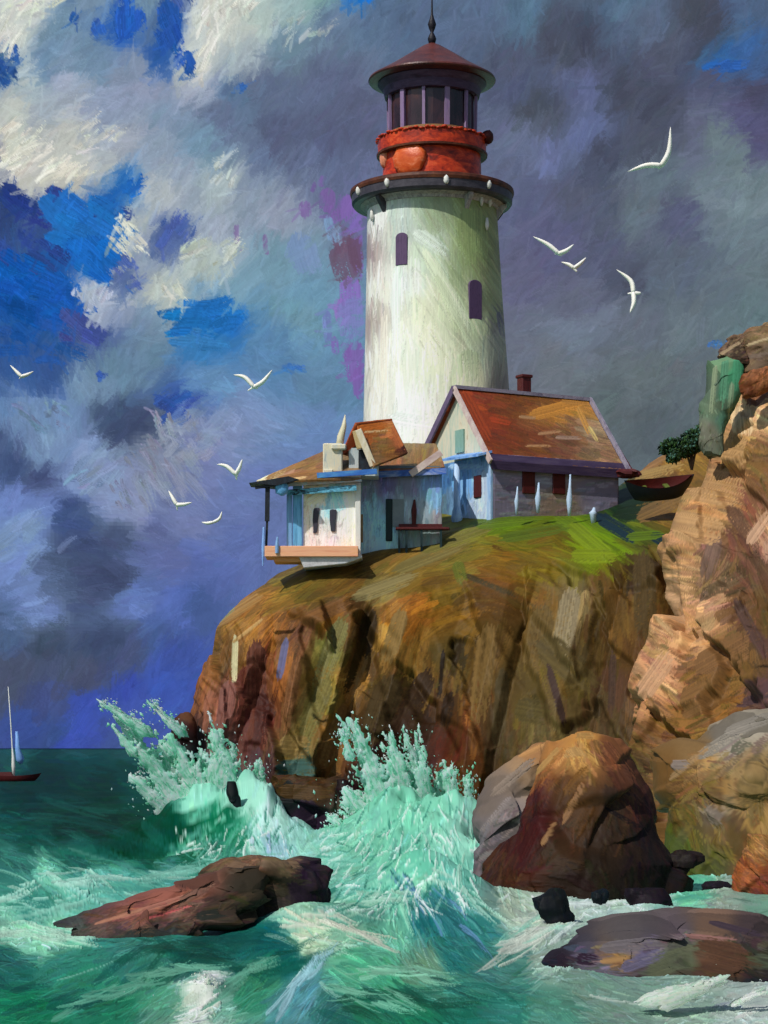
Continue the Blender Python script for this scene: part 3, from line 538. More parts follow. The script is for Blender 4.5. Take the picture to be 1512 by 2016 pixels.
P[..., 2] += fm*np.minimum(P[..., 1], 130)*(0.0026*fbm(P[..., 0]*110/P[..., 1], P[..., 1]*45/P[..., 1].clip(30), 81, 4)+0.0006*fm) + np.clip(s.Hm, 0, 2)*0.02*np.clip(110/P[..., 1], 0, 1)
sea_o = grid_obj('sea', P, s.C, M_SEA, gain=0.8); tag(sea_o, 'rough green sea streaked with pale foam', 'sea', kind='structure')
# ------------------------------------------------------------------ the headland: lofted cliff profiles from below the water to the back of the plateau
HEAD = [
 [(470,1760,152),(470,1600,152),(480,1470,152),(490,1350,152),(500,1250,152),(550,1185,156),(620,1150,160),(690,1120,172),(700,1300,200)],
 [(318,1760,118.6),(340,1620,119.2),(368,1490,120.5),(398,1360,121.8),(428,1235,123),(478,1180,125.5),(548,1132,129),(640,1100,141),(690,1300,190)],
 [(430,1760,116.6),(440,1630,117.2),(452,1500,118.2),(468,1370,119.2),(492,1222,120.8),(540,1162,122.4),(600,1118,124.2),(690,1082,140),(700,1300,190)],
 [(560,1760,114.8),(560,1640,115.6),(560,1500,116.8),(565,1350,118.2),(575,1195,120.0),(625,1142,121.6),(680,1102,123.6),(740,1060,140),(740,1300,190)],
 [(735,1760,112.6),(740,1640,113.6),(745,1480,115.4),(755,1320,117.6),(768,1172,120.2),(800,1120,122.6),(836,1064,125.8),(850,990,140),(850,1300,190)],
 [(925,1760,110),(935,1630,111),(940,1480,113),(945,1300,116.6),(952,1132,120.6),(962,1074,123.4),(976,1026,126.4),(985,990,142),(985,1300,190)],
 [(1120,1760,108),(1125,1610,109),(1130,1450,112),(1140,1270,116),(1150,1096,120.2),(1152,1052,122.6),(1152,1024,126),(1150,1005,142),(1150,1300,190)],
 [(1285,1760,106),(1285,1600,107),(1290,1420,110),(1295,1230,114),(1300,1078,118.8),(1310,1046,121.6),(1325,1000,126),(1320,884,152),(1320,1300,190)],
 [(1450,1760,110),(1450,1600,111),(1450,1420,114),(1450,1230,117),(1450,1065,121),(1450,1020,124),(1450,965,129),(1450,880,152),(1450,1300,190)],
 [(1700,1760,110),(1700,1600,111),(1700,1420,114),(1700,1230,117),(1700,1065,121),(1700,1020,124),(1700,965,129),(1700,880,152),(1700,1300,190)],
]
def loft(prof, nr, nc):
    A = np.array([[at(*p) for p in pr] for pr in prof])       # (profiles, k, 3)
    def lerp(p, n, k):
        t = np.linspace(0, len(p)-1, n); i = np.minimum(t.astype(int), len(p)-2); f = (t-i).reshape((-1,)+(1,)*(p.ndim-1))
        return p[i]*(1-f)+p[i+1]*f
    A = 0.5*lerp(A, nc, 0)+0.5*cr(A, nc)                      # across
    A = np.swapaxes(A, 0, 1)
    B = 0.8*lerp(A, nr, 0)+0.2*cr(A, nr)                      # along rows -> (nr, nc, 3)
    for c in range(3): B[..., c] = blur(B[..., c], 2)
    return B
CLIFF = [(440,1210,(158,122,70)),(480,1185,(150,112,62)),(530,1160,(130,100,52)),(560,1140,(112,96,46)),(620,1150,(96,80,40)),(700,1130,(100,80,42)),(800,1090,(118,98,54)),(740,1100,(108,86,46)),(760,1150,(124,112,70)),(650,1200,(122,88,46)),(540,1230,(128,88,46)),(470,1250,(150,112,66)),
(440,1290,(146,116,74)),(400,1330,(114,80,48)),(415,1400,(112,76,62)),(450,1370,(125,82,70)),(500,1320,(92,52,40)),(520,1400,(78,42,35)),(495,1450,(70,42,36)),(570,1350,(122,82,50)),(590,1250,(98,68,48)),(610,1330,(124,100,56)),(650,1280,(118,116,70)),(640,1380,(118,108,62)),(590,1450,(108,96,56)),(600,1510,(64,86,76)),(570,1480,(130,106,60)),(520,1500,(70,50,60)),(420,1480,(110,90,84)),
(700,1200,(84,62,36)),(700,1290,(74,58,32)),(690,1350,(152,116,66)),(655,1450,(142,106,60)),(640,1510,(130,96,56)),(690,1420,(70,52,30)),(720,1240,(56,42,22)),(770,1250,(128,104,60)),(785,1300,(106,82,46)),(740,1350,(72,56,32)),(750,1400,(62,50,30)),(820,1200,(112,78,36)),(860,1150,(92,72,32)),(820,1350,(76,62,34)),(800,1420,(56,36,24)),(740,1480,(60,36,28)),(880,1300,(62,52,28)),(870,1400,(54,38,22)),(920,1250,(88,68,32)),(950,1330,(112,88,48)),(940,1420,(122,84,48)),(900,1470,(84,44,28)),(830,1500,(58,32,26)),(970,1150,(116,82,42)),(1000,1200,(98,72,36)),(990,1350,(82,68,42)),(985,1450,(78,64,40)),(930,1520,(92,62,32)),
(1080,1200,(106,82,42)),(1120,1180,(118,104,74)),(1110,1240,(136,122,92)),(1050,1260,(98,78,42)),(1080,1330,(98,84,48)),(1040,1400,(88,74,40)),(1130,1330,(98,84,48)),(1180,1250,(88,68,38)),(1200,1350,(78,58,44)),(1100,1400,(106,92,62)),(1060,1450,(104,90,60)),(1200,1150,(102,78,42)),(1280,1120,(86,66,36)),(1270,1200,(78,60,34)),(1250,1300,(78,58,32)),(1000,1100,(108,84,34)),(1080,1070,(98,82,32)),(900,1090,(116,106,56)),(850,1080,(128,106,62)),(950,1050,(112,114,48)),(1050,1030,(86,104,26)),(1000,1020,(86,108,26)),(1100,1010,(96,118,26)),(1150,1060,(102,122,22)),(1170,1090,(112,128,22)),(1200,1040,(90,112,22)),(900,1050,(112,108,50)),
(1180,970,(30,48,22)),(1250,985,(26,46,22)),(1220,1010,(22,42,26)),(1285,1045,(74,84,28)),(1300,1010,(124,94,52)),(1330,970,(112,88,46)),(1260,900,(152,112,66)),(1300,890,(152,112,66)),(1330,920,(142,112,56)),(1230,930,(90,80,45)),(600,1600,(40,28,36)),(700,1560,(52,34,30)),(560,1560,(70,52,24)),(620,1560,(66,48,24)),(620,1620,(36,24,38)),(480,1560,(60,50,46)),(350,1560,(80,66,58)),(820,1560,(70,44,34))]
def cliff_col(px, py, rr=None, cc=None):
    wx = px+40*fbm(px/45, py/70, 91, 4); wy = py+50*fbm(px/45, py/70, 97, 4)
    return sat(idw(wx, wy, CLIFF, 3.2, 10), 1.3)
P = loft(HEAD, 620, 760)
n0 = norms(P)
tr = np.linspace(0, 8, 620)[:, None]*np.ones((1, 760))        # profile parameter: 0 foot .. 4 edge .. 8 back
face = np.clip((4.15-tr)/0.5, 0, 1)
SH = P.copy(); SH[..., 0] += 0.32*P[..., 2]
qx, qy = chart(P); sl_ = qx+0.26*(qy-1350)                    # buttresses and gullies leaning to the right
BU = [(300,.2),(380,-.3),(440,.0),(475,-.7),(505,.6),(545,.35),(580,-.8),(622,.1),(655,-1.0),(690,.8),(722,.9),(765,-.9),(806,.3),(868,1.0),(900,.5),(948,-1.1),(990,-.3),(1012,.6),(1062,.0),(1112,-1.2),(1152,-.4),(1190,.9),(1240,.0),(1285,.7),(1400,.5)]
P[..., 1] += np.interp(sl_+10*fbm(qy/60, qx/200, 19), [b[0] for b in BU], [b[1] for b in BU])*np.clip((4.05-tr)/0.7, 0, 1)*np.clip((tr-0.2)/0.8, 0.3, 1)*0.85
d1, id1 = facets(SH, 70, 3, 0.30, 0.14, (1.0, 0.35, 0.25))
d2, id2 = facets(SH, 300, 5, 0.12, 0.14, (1.0, 0.4, 0.35))
d1 = blur(np.clip(d1, -1.1, 1.1), 1); d2 = blur(np.clip(d2, -0.35, 0.35), 1)
P = P + n0*(face*(d1+d2)+0.25*fbm3(P, 0.35, 4)+0.10*fbm3(P, 1.7, 14)*(0.35+face))[..., None]
s = Surf(P)
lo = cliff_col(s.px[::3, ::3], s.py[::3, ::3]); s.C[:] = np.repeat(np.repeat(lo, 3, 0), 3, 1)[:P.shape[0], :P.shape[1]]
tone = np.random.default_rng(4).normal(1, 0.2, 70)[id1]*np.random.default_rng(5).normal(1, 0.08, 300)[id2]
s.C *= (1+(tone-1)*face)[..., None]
ca = [(450,1200,-35),(600,1150,-22),(760,1130,-25),(900,1070,-20),(1050,1030,-10),(1150,1060,35),(1250,1020,25),(450,1330,100),(520,1380,95),(600,1350,108),(650,1350,112),(700,1350,115),(760,1280,108),(800,1400,118),(870,1350,100),(950,1350,98),(1000,1400,94),(1080,1350,70),(1120,1220,100),(1200,1330,98),(1270,1200,85),(900,1150,-18),(1000,1130,20)]
cav = [(a, b, (math.cos(2*R(d)), math.sin(2*R(d)))) for a, b, d in ca]
def ang_of(vals):
    return lambda px, py: (lambda w: np.arctan2(w[:, 1], w[:, 0])/2)(idw(px, py, vals, 3, 25))
cliff_ang = ang_of(cav)
vis = lambda px, py, rr, cc: (rr > 60) & (rr < 540)
s.C *= np.where(tr > 4.2, 0.82, 1.0)[..., None]  # flat top painted darker to offset the strong sun on it
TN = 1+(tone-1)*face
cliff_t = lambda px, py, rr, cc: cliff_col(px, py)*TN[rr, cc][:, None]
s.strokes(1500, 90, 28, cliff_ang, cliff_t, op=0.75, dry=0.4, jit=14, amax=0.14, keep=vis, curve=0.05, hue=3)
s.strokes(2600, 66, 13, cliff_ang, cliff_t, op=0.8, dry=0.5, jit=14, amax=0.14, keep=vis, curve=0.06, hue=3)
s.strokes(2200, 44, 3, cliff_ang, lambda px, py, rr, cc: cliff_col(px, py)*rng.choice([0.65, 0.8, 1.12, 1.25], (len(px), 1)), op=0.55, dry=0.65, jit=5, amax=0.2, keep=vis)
for q in [(462,1300,92,110,14,(206,200,156)),(505,1330,90,150,40,(94,54,42)),(515,1420,92,130,30,(76,40,34)),(445,1390,98,110,34,(128,84,74)),(556,1300,100,90,16,(98,100,140)),(572,1370,100,170,26,(128,86,52)),(650,1290,110,170,38,(122,118,72)),(620,1400,112,150,36,(116,108,60)),(583,1470,5,70,46,(136,112,64)),(585,1515,0,90,40,(64,98,92)),(700,1340,112,120,18,(160,124,72)),(650,1465,108,120,34,(150,114,64)),(668,1420,110,80,20,(150,112,62)),(775,1255,108,130,34,(136,110,64)),(722,1250,102,110,34,(58,44,24)),(700,1310,108,140,18,(56,48,24)),(750,1400,110,160,60,(70,56,32)),(810,1390,118,170,44,(60,42,26)),(870,1330,95,110,10,(34,24,16)),(880,1400,100,80,24,(44,30,18)),(950,1330,97,220,42,(118,92,50)),(985,1400,95,190,28,(80,68,42)),(1115,1230,100,170,42,(140,126,96)),(1060,1260,100,150,50,(104,84,46)),(1120,1310,40,170,60,(92,78,44)),(1050,1400,10,80,50,(86,74,38)),(1095,1370,75,140,16,(66,50,46)),(1205,1350,92,150,16,(72,54,44)),(1270,1180,88,200,46,(78,62,34)),  # the first pale stroke is a painted highlight
 (640,1205,-25,120,30,(124,84,46)),(760,1155,-20,150,30,(130,118,76)),(850,1095,-22,180,26,(124,112,64)),(900,1060,-20,170,24,(118,112,56)),(960,1150,22,140,12,(70,60,36)),(470,1200,-32,130,24,(166,128,74)),(440,1210,-40,60,8,(150,156,110)),(490,1240,-38,90,8,(200,160,100)),  # pale strokes at the left edge paint in its sunlit highlights
 (1000,1025,-6,160,26,(92,116,28)),(1090,1005,4,170,24,(104,128,28)),(1130,1040,30,90,30,(100,124,26)),(1165,1070,40,130,34,(116,136,24)),(1170,1095,0,100,30,(118,134,22)),(1050,1050,-10,150,22,(84,100,28)),(1215,1040,32,110,28,(20,42,60)),(1300,1062,30,44,24,(22,44,60)),(1270,1055,-4,80,20,(88,112,26)),(990,1005,10,44,18,(22,44,60)),(1200,975,0,120,46,(30,54,24)),(1255,1000,-10,90,44,(24,44,22)),(1300,1000,-25,110,34,(128,98,56)),(1260,895,-30,90,26,(160,118,70)),(1310,885,-25,90,24,(158,116,68)),(1300,928,-14,110,22,(170,138,78)),(905,1128,75,50,26,(98,104,36))]:
    s.put(*q[:5], q[5], op=0.92, dry=0.35)
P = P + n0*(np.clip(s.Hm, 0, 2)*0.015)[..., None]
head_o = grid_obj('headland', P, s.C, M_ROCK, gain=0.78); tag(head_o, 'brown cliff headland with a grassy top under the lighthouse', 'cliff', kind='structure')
HEADP = P
def ground(x, y):
    """height of the headland's upper surface"""
    q = HEADP[260:600, :, :].reshape(-1, 3); d = (q[:, 0]-x)**2+(q[:, 1]-y)**2
    i = np.argsort(d)[:6]; return float(q[i, 2].mean())

# ------------------------------------------------------------------ the nearer pale rock face on the right
FACE = [
 [(1400,1720,128),(1410,1560,128),(1415,1450,128),(1420,1360,128),(1430,1250,128),(1440,1140,128),(1450,1030,128),(1470,880,128),(1490,800,130),(1512,740,134),(1540,900,150)],
 [(1228,1720,99),(1230,1560,100),(1236,1450,100),(1252,1370,101),(1302,1262,103),(1316,1140,105),(1340,1040,107),(1388,885,110),(1425,800,113),(1462,730,118),(1500,900,140)],
 [(1300,1720,94),(1310,1580,95),(1320,1470,96),(1335,1370,97.5),(1358,1250,100),(1372,1130,102.5),(1396,1010,105),(1432,872,108),(1460,775,111.5),(1484,706,117),(1520,900,140)],
 [(1405,1720,89),(1405,1590,90.5),(1410,1480,92),(1420,1370,94.5),(1435,1245,97),(1448,1125,100),(1465,1000,103),(1488,860,106),(1500,750,110),(1515,680,116),(1540,900,140)],
 [(1520,1720,84),(1520,1600,85.5),(1520,1490,87.5),(1525,1370,91),(1530,1240,95),(1535,1120,98),(1545,1000,101),(1555,850,104),(1560,730,108),(1570,655,114),(1580,900,140)],
 [(1800,1720,80),(1800,1600,81),(1800,1490,83),(1800,1370,87),(1800,1240,91),(1800,1120,95),(1800,1000,98),(1800,850,101),(1800,720,105),(1800,640,112),(1800,900,140)],
 [(2300,1720,82),(2300,1600,83),(2300,1490,85),(2300,1370,88),(2300,1240,92),(2300,1120,96),(2300,1000,99),(2300,850,103),(2300,740,107),(2300,680,114),(2300,900,140)],
 [(2900,1720,120),(2900,1600,121),(2900,1490,122),(2900,1370,124),(2900,1240,126),(2900,1120,128),(2900,1000,130),(2900,850,132),(2900,780,134),(2900,740,138),(2900,900,150)],
]
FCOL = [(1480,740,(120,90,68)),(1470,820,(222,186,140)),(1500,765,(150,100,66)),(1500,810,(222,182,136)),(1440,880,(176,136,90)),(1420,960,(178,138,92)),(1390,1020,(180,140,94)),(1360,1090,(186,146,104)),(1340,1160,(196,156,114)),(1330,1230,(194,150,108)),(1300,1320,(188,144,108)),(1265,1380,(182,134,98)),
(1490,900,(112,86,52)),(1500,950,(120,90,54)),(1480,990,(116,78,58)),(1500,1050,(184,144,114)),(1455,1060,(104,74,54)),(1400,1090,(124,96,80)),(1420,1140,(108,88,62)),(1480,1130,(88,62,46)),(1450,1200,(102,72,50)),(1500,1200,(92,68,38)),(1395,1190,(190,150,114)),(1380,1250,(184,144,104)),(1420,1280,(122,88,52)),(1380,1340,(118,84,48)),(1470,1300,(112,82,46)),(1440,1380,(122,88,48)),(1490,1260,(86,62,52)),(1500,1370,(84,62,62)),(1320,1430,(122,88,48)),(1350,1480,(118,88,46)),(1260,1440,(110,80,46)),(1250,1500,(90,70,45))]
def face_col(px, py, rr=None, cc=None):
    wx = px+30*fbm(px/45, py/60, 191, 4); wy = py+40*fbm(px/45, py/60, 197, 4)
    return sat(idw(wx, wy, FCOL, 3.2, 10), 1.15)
P = loft(FACE, 520, 600); n0 = norms(P)
tr = np.linspace(0, 10, 520)[:, None]*np.ones((1, 600))
SH = P.copy(); SH[..., 0] += 0.5*P[..., 2]
d1, id1 = facets(SH, 40, 13, 0.32, 0.2, (1.0, 0.4, 0.45)); d2, id2 = facets(SH, 160, 15, 0.16, 0.14, (1, 0.5, 0.6))
d1 = blur(np.clip(d1, -1.1, 1.1), 1); d2 = blur(np.clip(d2, -0.35, 0.35), 1)
P = P+n0*(d1+d2+0.05*fbm3(P, 1.3, 14)+0.08*fbm3(P, 0.4, 24))[..., None]
s = Surf(P)
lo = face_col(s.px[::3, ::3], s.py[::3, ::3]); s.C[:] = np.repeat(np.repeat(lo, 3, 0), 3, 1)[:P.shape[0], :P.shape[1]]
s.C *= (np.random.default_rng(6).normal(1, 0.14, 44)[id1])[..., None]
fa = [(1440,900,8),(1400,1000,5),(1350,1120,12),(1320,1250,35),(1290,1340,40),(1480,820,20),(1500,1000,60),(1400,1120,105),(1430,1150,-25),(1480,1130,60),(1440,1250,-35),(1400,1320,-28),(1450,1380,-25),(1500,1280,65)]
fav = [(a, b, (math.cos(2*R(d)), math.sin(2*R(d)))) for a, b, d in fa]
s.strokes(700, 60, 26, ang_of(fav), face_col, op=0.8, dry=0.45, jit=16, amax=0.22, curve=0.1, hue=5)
s.strokes(2200, 46, 10, ang_of(fav), face_col, op=0.85, dry=0.5, jit=18, amax=0.22, curve=0.1, hue=5)
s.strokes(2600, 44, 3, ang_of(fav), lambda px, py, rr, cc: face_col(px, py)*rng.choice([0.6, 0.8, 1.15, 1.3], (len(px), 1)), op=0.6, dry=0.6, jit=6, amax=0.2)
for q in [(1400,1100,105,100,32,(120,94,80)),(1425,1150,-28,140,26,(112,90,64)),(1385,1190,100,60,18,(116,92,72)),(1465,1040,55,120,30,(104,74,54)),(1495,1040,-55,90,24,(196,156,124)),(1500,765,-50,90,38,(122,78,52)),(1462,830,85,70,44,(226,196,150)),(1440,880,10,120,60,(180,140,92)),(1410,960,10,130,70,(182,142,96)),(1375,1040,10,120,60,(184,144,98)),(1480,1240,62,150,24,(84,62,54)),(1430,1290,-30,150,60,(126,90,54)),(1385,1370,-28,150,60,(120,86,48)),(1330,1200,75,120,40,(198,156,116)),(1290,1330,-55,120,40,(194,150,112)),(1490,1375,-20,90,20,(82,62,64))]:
    s.put(*q[:5], q[5], op=0.9, dry=0.4)
P = P+n0*(np.clip(s.Hm, 0, 2)*0.025)[..., None]
face_o = grid_obj('rock_face', P, s.C, M_ROCK, gain=0.78); tag(face_o, 'pale tan rock face rising at the right of the headland', 'cliff', kind='structure')

# ------------------------------------------------------------------ loose rocks: slices with a left and right edge, chiselled
def rock(label, y, levels, cols, ang=90, depth=0.75, lean=0.25, seed=1, nf=40, amp=0.16, tilt=0.25, gain=1.2, res=(150, 260), group=None, extra=(), sq=2.6, soft=0.10, name='rock', st=(1, 1, 1), parent=None):
    """levels: rows (py, left px, right px) from top to the foot, seen y metres away"""
    L = np.array(levels, float); nr, nc = res
    L = np.concatenate([[[L[0, 0]-1.0, (L[0, 1]+L[0, 2])/2-0.5, (L[0, 1]+L[0, 2])/2+0.5]], L])
    t = np.linspace(0, len(L)-1, nr); i = np.minimum(t.astype(int), len(L)-2); f = (t-i)[:, None]
    S = L[i]*(1-f)+L[i+1]*f
    m = y/F; zt = EYE+(HY-S[0, 0])*m; zb = EYE+(HY-S[-1, 0])*m
    z = EYE+(HY-S[:, 0])*m; xc = ((S[:, 1]+S[:, 2])/2-CX)*m; hw = np.maximum((S[:, 2]-S[:, 1])/2*m, 0.01)
    wmax = hw.max(); ph = np.linspace(0, 2*np.pi, nc, endpoint=False)+np.pi/2
    c, q = np.cos(ph), np.sin(ph)
    k = (np.abs(c)**sq+np.abs(q)**sq)**(-1/sq)
    yb = (hw**0.75*wmax**0.25)*depth
    P = np.stack([xc[:, None]+hw[:, None]*k*c, y+(z[:, None]-zb)*lean*0+yb[:, None]*k*q+((z-zb)*lean)[:, None], z[:, None]*np.ones(nc)], -1)
    cen = P.mean((0, 1)); out = P-np.stack([xc, np.full(nr, y), z], -1)[:, None, :]
    out[..., 2] = (P[..., 2]-cen[2])*0.6; out /= np.maximum(np.linalg.norm(out, axis=-1, keepdims=True), 1e-6)
    size = max(wmax, 0.2)
    d, idx = facets(P, max(8, int(nf*0.6)), seed, amp*1.1, tilt*1.3*min(1, size/1.6), st)
    d2, id2 = facets(P, nf*3, seed+50, amp*0.25, tilt*0.5*min(1, size/1.6), st)
    d = blur(np.clip(d, -2.2*amp, 2.2*amp), 1); d2 = blur(d2, 1)
    size = max(wmax, 0.2)
    fade = np.clip(hw/(0.35*wmax), 0.15, 1)[:, None]
    P = P+out*((d+d2)*fade+soft*size*fbm3(P, 2.2/size, seed))[..., None]
    s = Surf(P)
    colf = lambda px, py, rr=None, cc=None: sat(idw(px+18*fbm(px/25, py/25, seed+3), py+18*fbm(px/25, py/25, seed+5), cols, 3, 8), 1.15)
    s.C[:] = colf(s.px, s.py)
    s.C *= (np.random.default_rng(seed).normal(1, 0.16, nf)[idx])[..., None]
    vis = lambda px, py, rr, cc: P[rr, cc, 1] < y+wmax*0.3
    fn = (lambda px, py: np.full(len(px), R(ang))) if np.isscalar(ang) else ang_of([(a, b, (math.cos(2*R(d)), math.sin(2*R(d)))) for a, b, d in ang])
    wpx = (L[:, 2]-L[:, 1]).max(); sc = np.clip(wpx/300, 0.15, 1)
    n = int(700*sc)+40
    s.strokes(n, 56*sc, 18*sc, fn, colf, op=0.8, dry=0.45, jit=16, amax=0.3, keep=vis, hue=5)
    s.strokes(n*2, 44*sc, 7*sc, fn, colf, op=0.8, dry=0.5, jit=20, amax=0.3, keep=vis, hue=5)
    s.strokes(n*2, 40*sc, 2.6, fn, lambda px, py, rr, cc: colf(px, py)*rng.choice([0.6, 0.8, 1.2, 1.4], (len(px), 1)), op=0.6, dry=0.65, jit=6, amax=0.3, keep=vis)
    for e in extra: s.put(*e[:5], e[5], op=0.92, dry=0.4)
    P = P+out*(np.clip(s.Hm, 0, 2)*0.02*min(size, 2.0))[..., None]
    base = np.array([xc[-1], y, zb])
    o = grid_obj(name, P-base, s.C, M_ROCK, wrap=True, gain=gain*0.66)
    # close the ends
    bm = bmesh.new(); bm.from_mesh(o.data)
    be = [e for e in bm.edges if e.is_boundary]; bmesh.ops.holes_fill(bm, edges=be, sides=0)
    bmesh.ops.recalc_face_normals(bm, faces=bm.faces); bm.to_mesh(o.data); bm.free()
    o.location = base if parent is None else base-np.array(parent.location)
    if parent is not None: o.parent = parent; return o
    return tag(o, label, 'rock', group)

ROCKS = 'rocks along the shore'
# big dark boulder, its sunlit top painted into the pigment
rock('big dark brown pointed boulder with a painted sunlit tan tip at the water edge', 70,
 [(1440,1135,1175),(1465,1090,1225),(1500,1062,1258),(1545,1040,1290),(1600,1010,1312),(1660,985,1330),(1700,965,1352),(1745,960,1338),(1778,985,1300),(1840,1000,1290)],
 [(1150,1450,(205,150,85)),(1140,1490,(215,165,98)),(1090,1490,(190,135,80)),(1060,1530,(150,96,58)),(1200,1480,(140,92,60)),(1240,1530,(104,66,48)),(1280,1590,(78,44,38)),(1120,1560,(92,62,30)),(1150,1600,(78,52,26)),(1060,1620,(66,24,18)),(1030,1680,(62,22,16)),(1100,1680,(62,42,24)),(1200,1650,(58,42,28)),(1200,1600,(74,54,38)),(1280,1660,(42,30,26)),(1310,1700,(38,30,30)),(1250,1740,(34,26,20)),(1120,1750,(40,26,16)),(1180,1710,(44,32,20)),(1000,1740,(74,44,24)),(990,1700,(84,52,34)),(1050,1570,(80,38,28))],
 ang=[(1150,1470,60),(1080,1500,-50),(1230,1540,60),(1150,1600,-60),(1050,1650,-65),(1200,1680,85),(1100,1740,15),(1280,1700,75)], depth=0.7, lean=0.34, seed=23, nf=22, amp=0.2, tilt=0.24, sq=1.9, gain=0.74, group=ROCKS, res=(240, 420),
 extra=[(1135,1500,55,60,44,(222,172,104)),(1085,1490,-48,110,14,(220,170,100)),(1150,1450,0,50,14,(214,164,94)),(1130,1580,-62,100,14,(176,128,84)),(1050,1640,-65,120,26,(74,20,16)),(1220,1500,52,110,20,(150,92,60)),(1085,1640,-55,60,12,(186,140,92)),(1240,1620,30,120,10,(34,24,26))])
rock('sloping grey violet rock leaning on the left of the dark boulder', 76,
 [(1462,1060,1110),(1490,1022,1130),(1530,980,1150),(1575,945,1150),(1620,930,1150),(1680,932,1150),(1740,940,1150),(1800,945,1150)],
 [(1050,1480,(150,112,76)),(1000,1540,(120,106,94)),(960,1580,(112,100,92)),(960,1640,(112,104,104)),(1000,1600,(120,110,106)),(960,1700,(96,88,92)),(1020,1520,(150,124,96))], ang=-42, depth=0.6, lean=0.5, seed=33, nf=24, gain=1.1, group=ROCKS,
 extra=[(1010,1530,-40,120,20,(134,118,104)),(980,1600,-50,110,14,(140,128,124)),(950,1650,-70,90,14,(122,116,120)),(1060,1472,-25,90,14,(196,144,88))])
rock('wide grey brown boulder at the right edge above the shallow inlet', 80,
 [(1400,1470,1540),(1425,1420,1600),(1460,1370,1640),(1500,1308,1660),(1560,1300,1670),(1620,1312,1680),(1700,1320,1680),(1770,1330,1680)],
 [(1480,1420,(140,132,118)),(1430,1460,(132,124,112)),(1380,1490,(146,116,76)),(1320,1530,(128,94,52)),(1400,1560,(120,92,52)),(1480,1520,(120,100,68)),(1340,1610,(96,84,36)),(1330,1670,(74,82,32)),(1420,1640,(118,94,50)),(1490,1600,(130,104,62)),(1400,1700,(82,84,36)),(1480,1700,(124,92,50)),(1410,1600,(124,110,94))], ang=[(1430,1450,-32),(1350,1520,-25),(1400,1620,60),(1480,1560,85)], depth=0.6, lean=0.45, sq=1.9, seed=41, tilt=0.4, amp=0.22, nf=30, gain=1.1, group=ROCKS, res=(200, 340),
 extra=[(1440,1450,-32,170,26,(150,142,128)),(1480,1425,-20,120,26,(146,138,126)),(1360,1500,-40,120,14,(160,128,88)),(1340,1505,0,40,22,(138,124,116)),(1405,1605,25,60,30,(132,118,104)),(1480,1570,85,110,50,(134,110,66)),(1340,1680,50,110,30,(76,88,32))])
rock('reddish brown rock at the right edge beside the shallow inlet', 68,
 [(1650,1490,1600),(1680,1462,1640),(1730,1450,1650),(1770,1462,1650),(1810,1470,1650)],
 [(1490,1670,(150,110,66)),(1470,1720,(140,84,50)),(1500,1740,(124,66,46)),(1490,1780,(96,58,48))], ang=40, depth=0.6, seed=44, nf=18, gain=1.1, group=ROCKS)
rock('broad flat grey and brown rock slab lying in the foam at bottom right', 44.5,
 [(1808,1330,1440),(1822,1240,1530),(1845,1170,1590),(1880,1110,1620),(1905,1094,1640),(1935,1120,1650),(1962,1190,1650),(1990,1200,1650)],
 [(1150,1890,(84,80,92)),(1230,1850,(112,104,104)),(1330,1840,(104,92,96)),(1400,1820,(120,96,80)),(1200,1920,(92,88,104)),(1270,1880,(96,90,112)),(1300,1900,(92,96,72)),(1350,1880,(86,92,74)),(1400,1890,(86,60,42)),(1450,1900,(82,58,42)),(1490,1880,(76,80,64)),(1250,1940,(44,36,38)),(1330,1950,(40,32,32)),(1420,1945,(56,56,36)),(1490,1940,(34,28,36)),(1480,1840,(80,66,66)),(1220,1890,(150,118,76)),(1110,1900,(34,26,34))],
 ang=[(1200,1870,-8),(1300,1880,-15),(1430,1880,20),(1250,1940,8),(1450,1830,15)], depth=0.62, lean=1.6, seed=52, nf=30, amp=0.09, tilt=0.4, gain=1.05, group=ROCKS, res=(180, 420),
 extra=[(1420,1885,14,120,66,(90,62,44)),(1330,1890,-20,130,40,(96,100,76)),(1250,1860,-6,150,26,(118,110,112)),(1270,1890,-20,110,26,(104,98,122)),(1190,1920,4,120,24,(96,92,108)),(1215,1890,-8,70,14,(164,126,80)),(1400,1848,6,110,12,(156,112,104)),(1450,1830,15,120,14,(70,56,66)),(1112,1898,70,50,20,(38,24,36)),(1160,1888,5,50,24,(44,26,42)),(1260,1945,4,150,14,(44,34,40))])
# black stones at the foot of the boulder
rock('black wet stone in the foam at the boulder foot', 57, [(1755,1092,1110),(1770,1045,1115),(1790,1046,1122),(1815,1075,1125),(1832,1095,1120),(1850,1098,1118)], [(1080,1800,(18,24,30)),(1110,1770,(24,26,26)),(1105,1820,(14,18,24))], depth=0.8, seed=61, nf=12, amp=0.05, gain=1.0, res=(70, 120), group=ROCKS)
rock('small dark teal stone under the middle of the brown boulder', 64, [(1750,1180,1195),(1757,1163,1200),(1768,1162,1202),(1782,1168,1196)], [(1180,1760,(18,26,32))], depth=0.8, seed=62, nf=8, amp=0.04, gain=1.0, res=(40, 80), group=ROCKS)
rock('dark wedge stone under the right end of the brown boulder', 65, [(1752,1240,1300),(1764,1236,1310),(1782,1242,1318),(1800,1250,1300)], [(1270,1765,(26,18,26))], depth=0.7, seed=63, nf=9, amp=0.05, gain=1.0, res=(50, 90), group=ROCKS)
rock('small dark round stone beside the green pool in the inlet', 72, [(1736,1390,1432),(1744,1382,1446),(1756,1386,1440),(1764,1392,1434)], [(1410,1745,(34,28,36))], depth=0.8, seed=64, nf=9, amp=0.04, gain=1.0, res=(50, 90), group=ROCKS)
